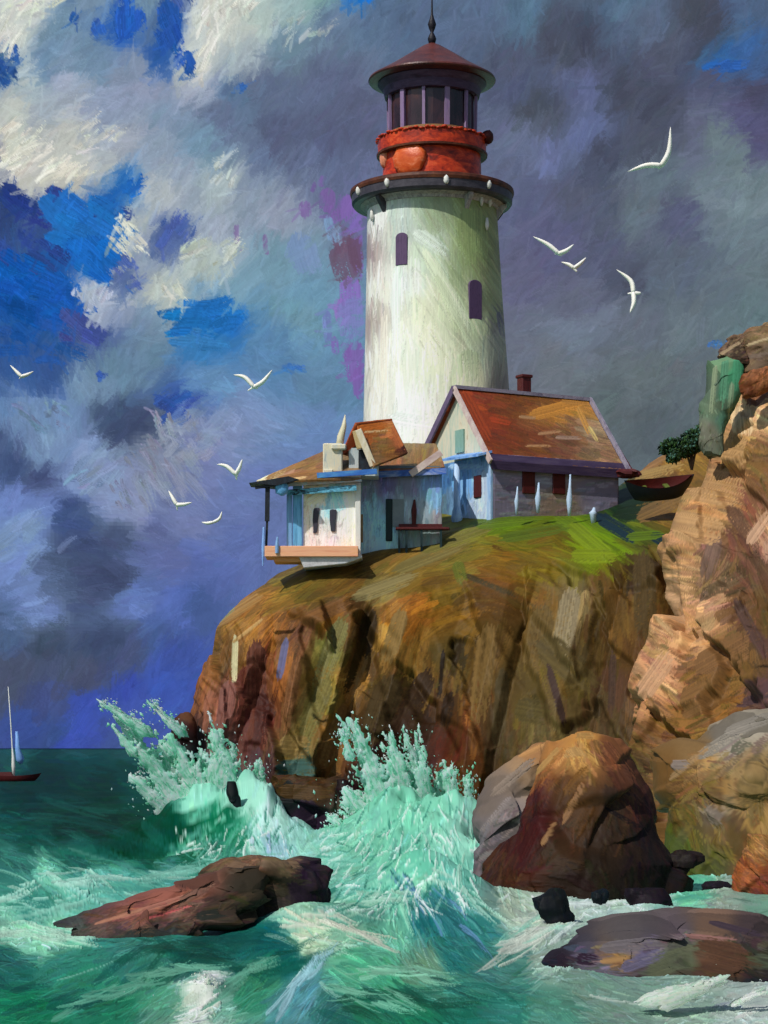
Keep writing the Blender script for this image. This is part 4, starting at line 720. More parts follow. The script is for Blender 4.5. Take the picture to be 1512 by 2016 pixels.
rock('dark flat spur of rock jutting right from the brown boulder', 70, [(1676,1330,1360),(1684,1318,1390),(1696,1316,1392),(1712,1318,1366),(1740,1310,1345)], [(1350,1690,(38,30,28))], depth=0.5, seed=65, nf=9, amp=0.04, gain=1.0, res=(60, 100), group=ROCKS)
# the reef on the left
reef = empty('rock', at(330, 1850, 56), 'long low pinkish and dark brown reef awash in the green waves', 'rock', ROCKS)
rock(None, 55.5,
 [(1716,430,500),(1736,372,520),(1756,300,525),(1776,232,520),(1796,170,500),(1816,128,470),(1836,116,420),(1856,122,370),(1880,140,350)],
 [(400,1750,(124,84,70)),(330,1780,(150,96,82)),(260,1800,(136,86,76)),(200,1815,(96,70,66)),(150,1820,(64,64,62)),(140,1850,(56,52,44)),(250,1850,(46,48,42)),(330,1840,(40,44,42)),(300,1870,(80,70,30)),(420,1790,(70,58,50)),(480,1760,(56,50,38))],
 ang=-18, depth=0.34, lean=0.9, seed=71, nf=34, amp=0.16, tilt=0.45, gain=1.05, res=(150, 380), parent=reef, name='low_slab',
 extra=[(310,1782,-17,190,12,(176,116,98)),(330,1797,-16,130,6,(206,96,98)),(240,1802,-17,120,8,(182,126,100)),(390,1756,-28,90,16,(132,96,80)),(280,1835,-4,140,18,(44,50,46)),(150,1815,60,50,26,(74,80,76)),(330,1855,-4,60,7,(110,92,30)),(200,1858,-4,60,7,(96,84,30)),(420,1800,-10,90,20,(40,44,38))])
rock(None, 57.5,
 [(1690,468,560),(1697,440,622),(1716,418,634),(1740,402,624),(1765,410,618),(1790,430,612),(1820,440,600)],
 [(470,1710,(116,90,68)),(500,1740,(134,98,78)),(560,1705,(112,92,70)),(600,1720,(40,30,40)),(560,1750,(52,46,34)),(590,1770,(30,22,32)),(450,1750,(60,56,40)),(500,1780,(40,40,34)),(540,1790,(48,40,34))],
 ang=[(470,1710,-30),(560,1705,0),(600,1760,80),(480,1770,20)], depth=0.42, lean=0.4, seed=72, nf=26, amp=0.16, tilt=0.4, gain=1.05, res=(120, 260), parent=reef, name='block',
 extra=[(470,1705,-35,70,26,(126,100,78)),(485,1735,-20,70,18,(150,106,84)),(560,1703,2,120,16,(120,98,76)),(618,1710,75,46,18,(36,22,40)),(560,1735,5,120,20,(44,42,30)),(595,1770,50,90,26,(32,20,34)),(530,1770,20,80,14,(36,34,30))])
# dark stones in the left surf and at the cliff foot
rock('black jagged rock at the left foot of the cliff above the spray', 117.5, [(1408,352,372),(1422,340,382),(1450,336,386),(1475,340,384),(1500,350,380),(1560,345,390)], [(360,1430,(52,24,20)),(360,1460,(28,16,16)),(372,1480,(22,24,26)),(365,1410,(96,64,44))], depth=0.8, seed=81, nf=14, amp=0.12, gain=1.0, res=(80, 120), group=ROCKS)
rock('thin black stone standing in the left splash', 107.5, [(1540,446,462),(1560,443,470),(1590,446,474),(1605,452,472),(1625,455,470)], [(460,1575,(18,26,28))], depth=0.9, seed=82, nf=9, amp=0.08, gain=1.0, res=(60, 80), group=ROCKS)
rock('dark violet brown block at the cliff foot between the two splashes', 110.5, [(1528,535,660),(1545,530,690),(1580,540,700),(1620,560,690),(1650,590,660),(1690,595,655)], [(560,1545,(72,50,24)),(620,1560,(70,48,24)),(570,1580,(22,28,30)),(600,1610,(44,28,44)),(640,1620,(40,26,42)),(670,1600,(96,86,72))], ang=-10, depth=0.55, seed=83, nf=16, amp=0.16, gain=1.0, group=ROCKS, extra=[(570,1565,85,60,24,(20,26,28)),(600,1560,4,120,30,(84,60,28)),(620,1610,50,90,40,(42,26,46))])
rock('tall dark red stone at the left side of the middle splash', 106, [(1535,662,690),(1552,660,702),(1580,672,708),(1610,684,708),(1640,688,704)], [(690,1570,(42,18,22))], depth=0.9, seed=84, nf=9, amp=0.1, gain=1.0, res=(60, 90), group=ROCKS)
# stones up on the pale rock face
rock('upright green stained rock pillar on the edge of the pale rock face', 106.5, [(700,1402,1452),(712,1398,1470),(750,1394,1466),(790,1386,1450),(830,1380,1432),(870,1378,1426),(900,1384,1424)], [(1420,720,(110,140,108)),(1400,760,(112,130,112)),(1430,770,(92,140,112)),(1450,740,(78,150,112)),(1410,800,(104,120,98)),(1430,830,(88,128,108)),(1400,850,(120,120,104))], ang=94, depth=0.8, seed=91, nf=16, amp=0.1, gain=1.15, group=ROCKS, extra=[(1425,750,95,110,16,(92,150,116)),(1405,770,95,120,12,(142,158,124)),(1450,740,93,80,18,(84,164,122)),(1438,790,95,80,12,(140,166,132))])
rock('brown weathered stone perched above the green pillar', 108, [(662,1450,1475),(670,1432,1484),(685,1418,1490),(702,1408,1488),(716,1420,1486)], [(1450,680,(120,98,78)),(1430,700,(104,84,68)),(1475,690,(96,78,64))], ang=-30, depth=0.8, seed=92, nf=12, amp=0.1, gain=1.1, group=ROCKS, res=(70, 140), extra=[(1440,685,-32,70,8,(176,152,118))])
rock('brown stone at the skyline on the right edge', 108, [(632,1510,1560),(648,1480,1600),(668,1474,1610),(700,1470,1620),(730,1470,1620)], [(1500,660,(128,106,78)),(1490,690,(104,86,68)),(1510,700,(96,80,66))], ang=-25, depth=0.7, seed=93, nf=12, amp=0.12, gain=1.1, group=ROCKS, res=(80, 160), extra=[(1495,672,-18,60,7,(188,168,130)),(1495,700,-10,80,10,(120,102,88))])
rock('rounded rust brown stone bulging from the pale rock face', 104.5, [(725,1478,1540),(735,1466,1545),(752,1455,1540),(772,1460,1510),(782,1470,1490)], [(1490,745,(140,92,60)),(1470,765,(110,66,40))], ang=-40, depth=0.6, seed=94, nf=12, amp=0.08, gain=1.1, group=ROCKS, res=(70, 140))
# ------------------------------------------------------------------ the lighthouse
LY = 140.6; LM = LY/F; LX = (862-CX)*LM
dzc = lambda py: (HY-py)*LM+EYE
root = empty('lighthouse', (LX, LY, 18.6), 'tall white lighthouse with a red lantern gallery and dark red cone roof', 'lighthouse')
G0 = 18.6
LT = LX-0.36             # the old tower leans a little
c0 = (LT, LY, EYE)       # heights below are metres above the eye
prof = [(14.0, 4.85), (17.0, 4.72), (19.3, 4.57), (23.5, 4.38), (27.3, 4.2), (30.5, 4.07), (33.2, 3.97)]
hz = np.linspace(14.0, 33.2, 300); rr_ = np.interp(hz, [p[0] for p in prof], [p[1] for p in prof])
ph = np.linspace(0, 2*np.pi, 520, endpoint=False)+np.pi/2
P = np.stack([LX-0.36*np.clip((hz[:, None]-19)/14, 0, 1)+rr_[:, None]*np.cos(ph), LY+rr_[:, None]*np.sin(ph), EYE+hz[:, None]*np.ones(520)], -1)
s = Surf(P)
TOW = [(740,440,(216,218,212)),(740,560,(222,220,210)),(735,700,(216,214,202)),(730,820,(214,212,200)),(790,440,(176,190,180)),(800,560,(214,222,214)),(800,700,(216,222,206)),(800,820,(222,230,222)),(860,420,(140,156,124)),(860,500,(192,206,186)),(850,600,(212,218,186)),(860,700,(216,222,190)),(860,830,(222,228,212)),(920,420,(128,144,92)),(930,500,(132,150,96)),(900,520,(150,166,124)),(930,640,(176,190,150)),(930,740,(206,212,176)),(970,420,(120,126,82)),(980,520,(124,128,88)),(970,600,(140,150,110)),(985,700,(140,148,132)),(1000,640,(112,108,112)),(995,760,(128,124,116)),(712,500,(150,134,130)),(708,650,(160,146,140)),(960,700,(176,188,158))]  # greenish upper right paints in the gallery's diagonal shadow and the shaded side
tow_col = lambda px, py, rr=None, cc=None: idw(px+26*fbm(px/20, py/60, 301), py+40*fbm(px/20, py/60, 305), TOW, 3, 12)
TOW = [(a, b, tuple(min(255, q*(1.0+0.08*min(1, max(0, (a-850)/80)))) for q in c)) for a, b, c in TOW]  # right side painted lighter to make up for weak fill light there
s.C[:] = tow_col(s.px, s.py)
vis = lambda px, py, rr, cc: P[rr, cc, 1] < LY
up = lambda px, py: np.full(len(px), R(90))
swp = lambda px, py: np.where((px > 830) & (py < 700), R(58), R(90))
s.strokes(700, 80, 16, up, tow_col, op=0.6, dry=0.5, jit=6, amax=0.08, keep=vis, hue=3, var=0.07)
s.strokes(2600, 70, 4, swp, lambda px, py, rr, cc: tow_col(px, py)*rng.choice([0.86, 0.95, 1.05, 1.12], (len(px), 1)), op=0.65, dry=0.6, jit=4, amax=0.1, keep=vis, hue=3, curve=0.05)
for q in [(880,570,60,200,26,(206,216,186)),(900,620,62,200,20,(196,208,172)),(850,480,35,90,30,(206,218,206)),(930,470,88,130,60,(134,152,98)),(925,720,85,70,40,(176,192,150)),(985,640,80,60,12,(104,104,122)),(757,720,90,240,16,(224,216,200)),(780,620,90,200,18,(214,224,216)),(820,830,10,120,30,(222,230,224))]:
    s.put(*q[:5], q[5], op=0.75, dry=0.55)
n_ = np.stack([np.cos(ph)*np.ones((300, 1)), np.sin(ph)*np.ones((300, 1)), np.zeros((300, 520))], -1)
P = P+n_*(np.clip(s.Hm, 0, 2)*0.012+0.02*fbm(s.px/14, s.py/60, 9))[..., None]
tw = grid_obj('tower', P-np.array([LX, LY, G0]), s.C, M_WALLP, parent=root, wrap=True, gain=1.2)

m_purple = brushy('violet_shutter', [(70, 52, 84), (92, 70, 104), (58, 42, 70)], 3, (3, 3, 0.6))
m_darkgrey = brushy('dark_iron', [(44, 42, 50), (66, 63, 72), (84, 80, 88)], 1.6, (1, 1, 1.5), rough=0.45)
m_rust = brushy('rust_edge', [(34, 20, 16), (84, 42, 26), (120, 70, 42)], 1.4)
m_red = brushy('red_lead_paint', [(84, 24, 14), (160, 44, 20), (206, 66, 26), (226, 96, 50)], 1.3, (1, 1, 2.2), rough=0.4, contrast=0.42)
m_redroof = brushy('dark_red_roof', [(52, 26, 26), (100, 50, 44), (74, 38, 38), (120, 66, 52)], 0.9, (1, 1, 0.5), rough=0.4)
m_orange = brushy('orange_paint', [(190, 66, 26), (214, 96, 44), (240, 150, 110)], 1.6, (1, 1, 2), rough=0.35)
m_copper = brushy('copper_lip', [(176, 84, 48), (244, 156, 100), (226, 120, 70)], 1.1, (1, 1, 0.3), rough=0.35, gain=1.6)
m_violet = brushy('violet_frieze', [(44, 28, 52), (72, 54, 84), (96, 78, 108)], 1.2, (1, 1, 3))
m_mull = brushy('lilac_frame', [(104, 82, 120), (140, 116, 156), (120, 110, 110)], 2.4, (2, 2, 0.4))
m_glass = brushy('dark_lantern_glass', [(16, 12, 14), (52, 34, 40), (86, 52, 42)], 1.0, (1, 1, 0.4), rough=0.2, spec=0.5)
m_white = brushy('white_paint', [(196, 196, 188), (226, 226, 218), (212, 216, 214)], 3, (2, 2, 0.5))
m_black = brushy('black_iron', [(14, 12, 22), (26, 22, 34)], 2)
m_greyw = brushy('grey_white_paint', [(96, 92, 100), (168, 166, 168), (210, 210, 204)], 3, (2, 2, 0.6))

def tower_r(h): return float(np.interp(h, [p[0] for p in prof], [p[1] for p in prof]))
def on_tower(px, py):
    """angle and height on the tower's near side for a picture place"""
    h = (HY-py)*LM
    for _ in range(4):
        r = tower_r(h); x = (px-CX)/F; lx = LX-0.36*max(0, min(1, (h-19)/14)); a = math.asin(max(-0.99, min(0.99, ((px-CX)*(LY-r*0.8)/F-lx)/r))); y = LY-r*math.cos(a); h = (HY-py)*y/F
    return a, h, r
for (px, py, w, h_) in [(791, 490, 22, 62), (935, 590, 25, 76)]:
    a, h, r = on_tower(px, py)
    n = Vector((math.sin(a), -math.cos(a), 0)); t = Vector((math.cos(a), math.sin(a), 0)); z = Vector((0, 0, 1))
    c = Vector((LX-0.36*max(0, min(1, (h-19)/14)), LY, EYE+h))+n*(r-0.16); ww, hh = w*LM/2/max(math.cos(a), 0.75), h_*LM/2
    shp = [(-ww, -hh), (ww, -hh), (ww, hh*0.72)]+[(ww*math.cos(q), hh*0.72+hh*0.28*math.sin(q)) for q in np.linspace(0.3, math.pi-0.3, 7)]+[(-ww, hh*0.72)]
    b = MB(); b.prism([c+t*u+z*v for u, v in shp], n*0.24); win = b.build('window', m_purple, root, bevel=0.02)
    b = MB(); b.prism([c+n*0.14+t*u*0.66+z*(v*0.82) for u, v in shp], n*0.112); o = b.build('pane', brushy('window_pane', [(52, 36, 62), (76, 56, 86)], 3, (3, 3, .5)), win)
    o.parent = win; o.matrix_parent_inverse = Matrix.Translation(-Vector(root.location))
    b = MB(); b.box(c+n*0.15-z*(hh+0.06), (2.6*ww, 0.34, 0.1), Matrix.Rotation(math.atan2(t.y, t.x), 3, 'Z')); o = b.build('sill', m_greyw, win); o.matrix_parent_inverse = Matrix.Translation(-Vector(root.location))
def L_(name, prof, mat, n=72, smooth=False, bevel=0.0, ph=None):
    b = MB(); b.lathe(prof, c0, n); return b.build(name, mat, root, smooth=smooth)
L_('cornice', [(3.9, 32.9), (4.05, 32.95), (4.12, 33.1), (4.4, 33.24), (4.4, 33.26), (3.5, 33.26)], m_greyw)
L_('gallery_floor', [(3.5, 33.262), (4.82, 33.262), (4.93, 33.4), (4.96, 33.86), (4.9, 34.0), (2.8, 34.16)], m_darkgrey)
L_('gallery_edge', [(4.9, 33.84), (5.0, 33.86), (5.05, 34.02), (5.02, 34.18), (4.9, 34.25), (3.0, 34.28), (3.0, 34.17)], m_rust)
for k in (0, 3, 5, 8, 11, 13):
    a = 2*math.pi*k/14+0.3; b = MB(); d = Vector((math.cos(a), math.sin(a), 0)); ctr = Vector(c0)
    p = [ctr+d*3.98+Vector((0, 0, 32.3)), ctr+d*4.6+Vector((0, 0, 33.1)), ctr+d*4.6+Vector((0, 0, 33.255)), ctr+d*3.95+Vector((0, 0, 33.255))]
    t = Vector((-d.y, d.x, 0)); b.prism([q-t*0.14 for q in p], t*0.28); b.build('bracket', m_greyw if k % 2 else m_darkgrey, root)
for px, py in [(762, 358), (878, 352), (963, 360), (705, 372)]:
    a = math.asin(max(-1, min(1, ((px-CX)*(LY-4)/F-LT)/4.98))); b = MB()
    q = Vector(c0)+Vector((math.sin(a)*4.98, -math.cos(a)*4.98, 33.75)); b.blob(q, (0.16, 0.13, 0.27), seed=int(px), n=7, rough=0.3)
    b.build('rim_lamp', m_white, root, smooth=True)
for px, py in [(945, 398), (737, 428), (957, 446), (962, 400)]:
    a, h, r = on_tower(px, py); b = MB()
    q = Vector(c0)+Vector((math.sin(a)*(r+0.15), -math.cos(a)*(r+0.15), h)); b.tube([q+Vector((0, 0, 0.5)), q+Vector((0, 0, .05)), q-Vector((0, 0, .25))], [0.07, 0.13, 0.05], 8)
    b.build('hanging_lamp', m_white, root, smooth=True)
L_('drum', [(3.02, 34.285), (3.05, 34.5), (3.0, 36.3), (2.6, 36.32)], m_red, smooth=False)
L_('balcony', [(2.9, 36.33), (3.2, 36.33), (3.32, 36.45), (3.34, 37.2), (3.26, 37.32), (2.85, 37.3)], m_red)
b = MB()
for k in range(60):
    a = 2*math.pi*k/60; b.blob((LT+3.3*math.cos(a), LY+3.3*math.sin(a), EYE+37.30+0.05*math.sin(k*2.3)), (0.2, 0.2, 0.09), seed=k, n=4, rough=0.5)
b.build('rail', m_red, root, smooth=True)
b = MB(); b.lathe([(3.06, 36.28), (3.4, 36.30), (3.42, 36.42), (3.06, 36.44)], c0, 60); b.build('balcony_band', m_rust, root)
def bulge(name, px, py, rx, rz, mat, r0, dep):
    x = (px-CX)*(LY-2.6)/F-LT; a = math.asin(max(-1, min(1, x/r0))); z = (HY-py)*(LY-r0*math.cos(a))/F
    b = MB(); q = Vector((LT+r0*math.sin(a), LY-r0*math.cos(a), EYE+z)); n = 12; vs = []; fs = []
    M = Matrix.Rotation(a, 3, 'Z'); rg = random.Random(int(px))
    b.blob((0, 0, 0), (rx, dep, rz), seed=int(px), n=11, rough=0.16); b.v = [tuple(M @ Vector(v)+q) for v in b.v]
    return b.build(name, mat, root, smooth=True)
bulge('life_float', 757, 308, 0.44, 0.72, brushy('salmon_paint', [(206, 100, 66), (240, 160, 124), (180, 70, 40)], 2.5, (3, 3, .6), rough=0.35), 3.02, 0.3)
bulge('life_float', 806, 312, 1.12, 1.0, m_orange, 3.0, 0.34)
b = MB(); q = V(960, 270, LY-0.8); b.blob(q, (0.36, 0.36, 0.42), seed=5, n=8, rough=0.2); b.bar(q-Vector((0.55, 0, 0)), q, 0.1); b.build('side_lamp', brushy('maroon', [(40, 10, 10), (92, 24, 16)], 3), root, smooth=True)
L_('lantern_glass', [(2.62, 37.3), (2.62, 40.0)], m_glass, n=24)
b = MB(); b.lathe([(2.0, 37.4), (1.5, 39.6), (0.4, 39.9)], c0, 12); b.build('lamp_housing', m_copper, root)
for k in range(12):
    a = 2*math.pi*k/12+0.32; b = MB(); b.bar(Vector(c0)+Vector((2.7*math.cos(a), 2.7*math.sin(a), 37.25)), Vector(c0)+Vector((2.74*math.cos(a), 2.74*math.sin(a), 40.05)), 0.3 if k % 2 else 0.18, 0.16, up=(math.cos(a), math.sin(a), 0)); b.build('mullion', m_mull, root)
L_('lantern_sill', [(2.6, 37.33), (2.88, 37.35), (2.88, 37.6), (2.63, 37.62)], brushy('ochre_sill', [(110, 70, 40), (150, 116, 70), (90, 56, 44)], 2))
L_('frieze', [(2.63, 39.9), (2.9, 39.92), (3.02, 40.4), (3.35, 40.75), (3.3, 40.8)], m_violet)
roof = L_('roof', [(0.12, 43.35), (0.6, 43.12), (1.5, 42.55), (2.6, 41.82), (3.5, 41.3), (3.88, 41.08), (3.92, 40.98), (3.86, 40.9), (3.3, 40.8), (2.5, 40.85)], m_redroof, n=80)
b = MB(); b.lathe([(3.3, 41.47), (3.8, 41.2), (3.96, 41.12), (4.0, 41.0), (3.97, 40.9), (3.88, 40.86)], c0, 80, math.pi*1.02, math.pi*1.86); o = b.build('roof_lip', m_copper, roof); o.matrix_parent_inverse = Matrix.Translation(-Vector(root.location))
b = MB(); a = -1.35; q = Vector(c0)+Vector((1.25*math.cos(a), 1.25*math.sin(a), 42.72)); b.box(q, (0.66, 0.5, 0.3), Matrix.Rotation(0.25, 3, 'Y')); o = b.build('vent', m_black, roof, bevel=0.05); o.matrix_parent_inverse = Matrix.Translation(-Vector(root.location))
b = MB(); b.lathe([(0.02, 43.2), (0.2, 43.32), (0.27, 43.6), (0.17, 43.85), (0.09, 44.0), (0.2, 44.25), (0.26, 44.5), (0.14, 44.85), (0.07, 45.1), (0.045, 45.9), (0.03, 47.6), (0.0, 47.65)], c0, 16); b.build('finial', m_black, root, smooth=True)

# ------------------------------------------------------------------ painted flat panels for houses
def slab(name, A, B, C_, D, th, cols, mat, parent, ang=0, n=(60, 90), gain=1.0, strokes=120, sw=(34, 9), extra=(), jag=0.0):
    """closed board: A bottom left, B bottom right, C top right, D top left as seen from outside; pigment brushed on its face"""
    A, B, C_, D = [np.array(q, float) for q in (A, B, C_, D)]
    nv, nu = n
    v = np.linspace(0, 1, nv)[:, None, None]; u = np.linspace(0, 1, nu)[None, :, None]
    P = (A*(1-u)+B*u)*(1-v)+(D*(1-u)+C_*u)*v
    nn = np.cross(B-A, D-A); nn /= np.linalg.norm(nn)
    s = Surf(P)
    colf = lambda px, py, rr=None, cc=None: idw(px+8*fbm(px/12, py/12, 31), py+8*fbm(px/12, py/12, 37), cols, 3, 5)
    s.C[:] = colf(s.px, s.py)
    fn = lambda px, py: np.full(len(px), R(ang))
    s.strokes(strokes, sw[0], sw[1], fn, colf, op=0.8, dry=0.45, jit=13, amax=0.15, hue=5)
    s.strokes(strokes*2, sw[0]*0.8, 2.4, fn, lambda px, py, rr, cc: colf(px, py)*rng.choice([0.75, 0.9, 1.12, 1.22], (len(px), 1)), op=0.6, dry=0.6, jit=5, amax=0.12)
    for e in extra: s.put(*e[:5], e[5], op=0.93, dry=0.4)
    P = P+nn*(np.clip(s.Hm, 0, 2)*0.02)[..., None]
    # back side and rim: one ring pushed in
    pad = np.pad(P, ((1, 1), (1, 1), (0, 0)), mode='edge'); padC = np.pad(s.C, ((1, 1), (1, 1), (0, 0)), mode='edge')
    pad[0] -= nn*th; pad[-1] -= nn*th; pad[1:-1, 0] -= nn*th; pad[1:-1, -1] -= nn*th
    base = np.array(parent.location) if parent is not None else np.zeros(3)
    o = grid_obj(name, pad-base, padC, mat, parent=parent, gain=gain)
    bm = bmesh.new(); bm.from_mesh(o.data); be = [e for e in bm.edges if e.is_boundary]; bmesh.ops.holes_fill(bm, edges=be, sides=0); bm.to_mesh(o.data); bm.free()
    return o
M_PANEL = pigment_mat('house_paint', rough=0.5, spec=0.35, bump=0.3, scale=8, var=0.08)
M_ROOFP = pigment_mat('roof_paint', rough=0.5, spec=0.35, bump=0.4, scale=8, var=0.12)
def sub(o, win, root): o.parent = win; o.matrix_parent_inverse = Matrix.Translation(-Vector(root.location)); return o

# ---- big cottage with the orange roof
m_barge = brushy('violet_bargeboard', [(74, 58, 92), (112, 96, 124), (60, 44, 74)], 2.0, (1, 1, 1))
m_barge_w = brushy('pale_bargeboard', [(170, 140, 138), (206, 184, 176), (220, 214, 200)], 2.0)
m_maroon = brushy('maroon_paint', [(46, 10, 12), (82, 20, 20), (64, 16, 18)], 3, (3, 3, .5))
m_lilac = brushy('lilac_ridge', [(110, 104, 124), (150, 144, 160), (92, 84, 104)], 1.6)
m_eave = brushy('dark_violet_eave', [(44, 32, 56), (62, 48, 76), (80, 68, 88)], 1.2, (0.4, 0.4, 3))
m_palewall = brushy('pale_blue_wall', [(110, 160, 220), (170, 204, 240), (214, 228, 244)], 1.8, (2, 2, .5))
th = R(29); d_ = Vector((math.cos(th), math.sin(th), 0)); e_ = Vector((-math.sin(th), math.cos(th), 0)); zz = Vector((0, 0, 1))
K = V(970, 900, 128.0); K.z = 0
zf, ze, zr, zl = 16.6, 20.95, 25.1, 21.6       # footing, front eave, ridge, back eave
Lh, Wh = 8.5, 7.1
hb = empty('cottage', (K.x, K.y, zf), 'large lilac walled cottage with a steep rust orange roof in front of the lighthouse', 'cottage')
cor = lambda a, b, z: K+d_*a+e_*b+zz*z
body = MB(); pent = [(0, zf), (Wh, zf), (Wh, zl-0.12), (Wh/2, zr-0.15), (0, ze-0.1)]
body.prism([cor(0.02, b, z) for b, z in pent], d_*(Lh-0.04)); body.build('walls', brushy('lilac_wall', [(92, 86, 104), (112, 104, 120), (84, 76, 92)], 0.9, (1, 1, 0.6)), hb)
slab('front_wall', cor(0, -0.06, zf), cor(Lh, -0.06, zf), cor(Lh, -0.06, ze), cor(0, -0.06, ze), 0.055, [(990, 930, (104, 98, 118)), (1080, 930, (106, 102, 122)), (1180, 935, (108, 102, 124)), (1000, 985, (96, 90, 106)), (1100, 990, (108, 92, 82)), (1180, 970, (100, 96, 112))], M_PANEL, hb, ang=3, gain=1.75)
# gable wall: lower pale blue, upper plaster
slab('gable_wall', cor(-0.06, Wh, zf), cor(-0.06, 0.0, zf), cor(-0.06, 0.0, ze), cor(-0.06, Wh, ze), 0.05, [(850, 940, (72, 104, 150)), (880, 940, (70, 120, 176)), (905, 940, (120, 176, 236)), (930, 930, (150, 196, 244)), (960, 960, (190, 214, 248)), (900, 985, (100, 140, 176)), (940, 995, (200, 222, 248)), (860, 990, (90, 116, 128))], M_PANEL, hb, ang=90, gain=0.95, extra=[(905, 965, 88, 90, 16, (140, 190, 246)), (925, 950, 88, 80, 14, (130, 186, 244)), (955, 960, 88, 80, 14, (206, 226, 250)), (920, 918, 0, 80, 12, (170, 206, 246))])
b = MB(); b.prism([cor(-0.02, Wh, ze), cor(-0.02, 0.0, ze), cor(-0.02, 0.05, ze+0.02), cor(-0.02, Wh/2, zr-0.2), cor(-0.02, Wh-0.05, zl-0.1)], -d_*0.05)
b.build('gable_top', brushy('gable_plaster', [(120, 160, 150), (196, 206, 186), (226, 216, 190), (150, 130, 90)], 1.1, (2, 2, .5)), hb)
b = MB(); b.box(cor(-0.14, Wh/2-0.2, ze+1.1), (0.1, 0.9, 1.3), Matrix.Rotation(th, 3, 'Z')); w = b.build('attic_shutter', brushy('teal_shutter', [(86, 136, 124), (140, 178, 164), (110, 150, 120)], 3, (3, 3, .4)), hb)
# roof slopes
ov = 0.35
fz = lambda b: ze+(zr-ze)*(b/(Wh/2))
RF = [(930, 790, (150, 62, 26)), (960, 830, (146, 58, 20)), (950, 780, (128, 58, 26)), (1000, 860, (130, 60, 22)), (1000, 800, (120, 62, 24)), (1050, 800, (118, 66, 26)), (1020, 870, (116, 60, 24)), (1080, 790, (128, 78, 30)), (1100, 810, (190, 128, 50)), (1150, 800, (196, 134, 56)), (1060, 815, (168, 110, 48)), (1130, 840, (146, 106, 70)), (1060, 860, (126, 72, 36)), (1120, 870, (118, 76, 48)), (1180, 870, (150, 116, 82)), (1170, 850, (176, 150, 110))]
slab('roof_slope', cor(-0.3, -ov, fz(-ov)), cor(Lh+0.3, -ov, fz(-ov)), cor(Lh+0.3, Wh/2, zr), cor(-0.3, Wh/2, zr), 0.16, RF, M_ROOFP, hb, ang=18, n=(120, 160), gain=0.82, strokes=260, sw=(40, 12),
 extra=[(940, 820, 62, 120, 22, (150, 62, 24)), (1100, 805, -14, 130, 26, (200, 136, 54)), (1140, 790, 5, 80, 18, (190, 132, 60)), (1150, 830, 66, 70, 12, (208, 150, 70)), (1168, 855, 60, 40, 9, (222, 196, 120)), (1040, 822, 6, 40, 8, (170, 130, 90)), (1080, 852, -6, 50, 8, (172, 128, 88)), (1120, 862, 2, 60, 9, (160, 130, 110)), (1060, 878, 0, 60, 6, (180, 134, 90))])
slab('back_roof_slope', cor(Lh+0.3, Wh+0.3, zl-0.1), cor(-0.3, Wh+0.3, zl-0.1), cor(-0.3, Wh/2, zr-0.01), cor(Lh+0.3, Wh/2, zr-0.01), 0.16, RF, M_ROOFP, hb, n=(20, 30))
b = MB(); b.bar(cor(-0.4, Wh/2, zr+0.06), cor(Lh+0.4, Wh/2, zr+0.02), 0.34, 0.2); b.build('ridge_cap', m_lilac, hb)
b = MB(); b.bar(cor(-0.42, Wh/2, zr+0.0), cor(-0.42, Wh+0.35, zl-0.2), 0.12, 0.4); b.build('bargeboard', m_barge, hb)
b = MB(); b.bar(cor(-0.42, Wh/2, zr+0.0), cor(-0.42, -ov-0.1, fz(-ov)-0.1), 0.12, 0.34); b.build('bargeboard', m_barge_w, hb)
b = MB(); b.bar(cor(Lh+0.42, Wh/2, zr), cor(Lh+0.42, -ov-0.1, fz(-ov)-0.1), 0.14, 0.44); b.build('bargeboard', m_lilac, hb)
b = MB(); b.bar(cor(Lh+0.52, Wh/4+0.2, (zr+ze)/2), cor(Lh+0.52, -ov-0.1, fz(-ov)-0.05), 0.16, 0.36); b.blob(cor(Lh+0.3, -ov-0.2, fz(-ov)-0.25), (0.75, 0.5, 0.28), seed=3, n=7, rough=0.4); b.build('gable_end_trim', m_maroon, hb, smooth=False)
b = MB(); b.prism([cor(-0.3, -ov-0.03, fz(-ov)-0.02), cor(-0.3, -ov-0.03, fz(-ov)-0.5), cor(-0.3, -0.065, ze-0.34), cor(-0.3, -0.065, ze-0.0)], d_*(Lh+0.6)); b.build('eave_board', m_eave, hb)
b = MB(); q = cor(Lh*0.53, Wh/2+0.25, zr+0.35); b.box(q, (0.62, 0.62, 1.5), Matrix.Rotation(th, 3, 'Z')); b.box(q+zz*0.72, (0.76, 0.76, 0.18), Matrix.Rotation(th, 3, 'Z')); b.build('chimney', m_maroon, hb, bevel=0.04)
def house_window(px, py, w, h, a0):
    # on the long front wall
    q = cor(0, -0.06, 0); n = -e_
    den = 1e9; best = 0
    for k in np.linspace(0, Lh, 400):
        p = q+d_*k; x = CX+p.x*F/p.y
        if abs(x-px) < den: den = abs(x-px); best = k
    p = q+d_*best; m = p.y/F; zc = EYE+(HY-py)*m
    M = Matrix.Rotation(th, 3, 'Z')
    b = MB(); b.box(Vector((p.x, p.y, zc))+n*0.03, (w*m/0.82, 0.12, h*m), M); o = b.build('window', m_maroon, hb, bevel=0.03)
    b = MB(); b.box(Vector((p.x, p.y, zc))+n*0.06, (w*m/0.82*0.6, 0.1, h*m*0.78), M); sub(b.build('pane', brushy('wine_pane', [(30, 8, 12), (70, 26, 28), (92, 40, 40)], 4, (3, 3, .5)), o), o, hb)
house_window(1040, 950, 24, 44, 0); house_window(1100, 950, 24, 46, 0)
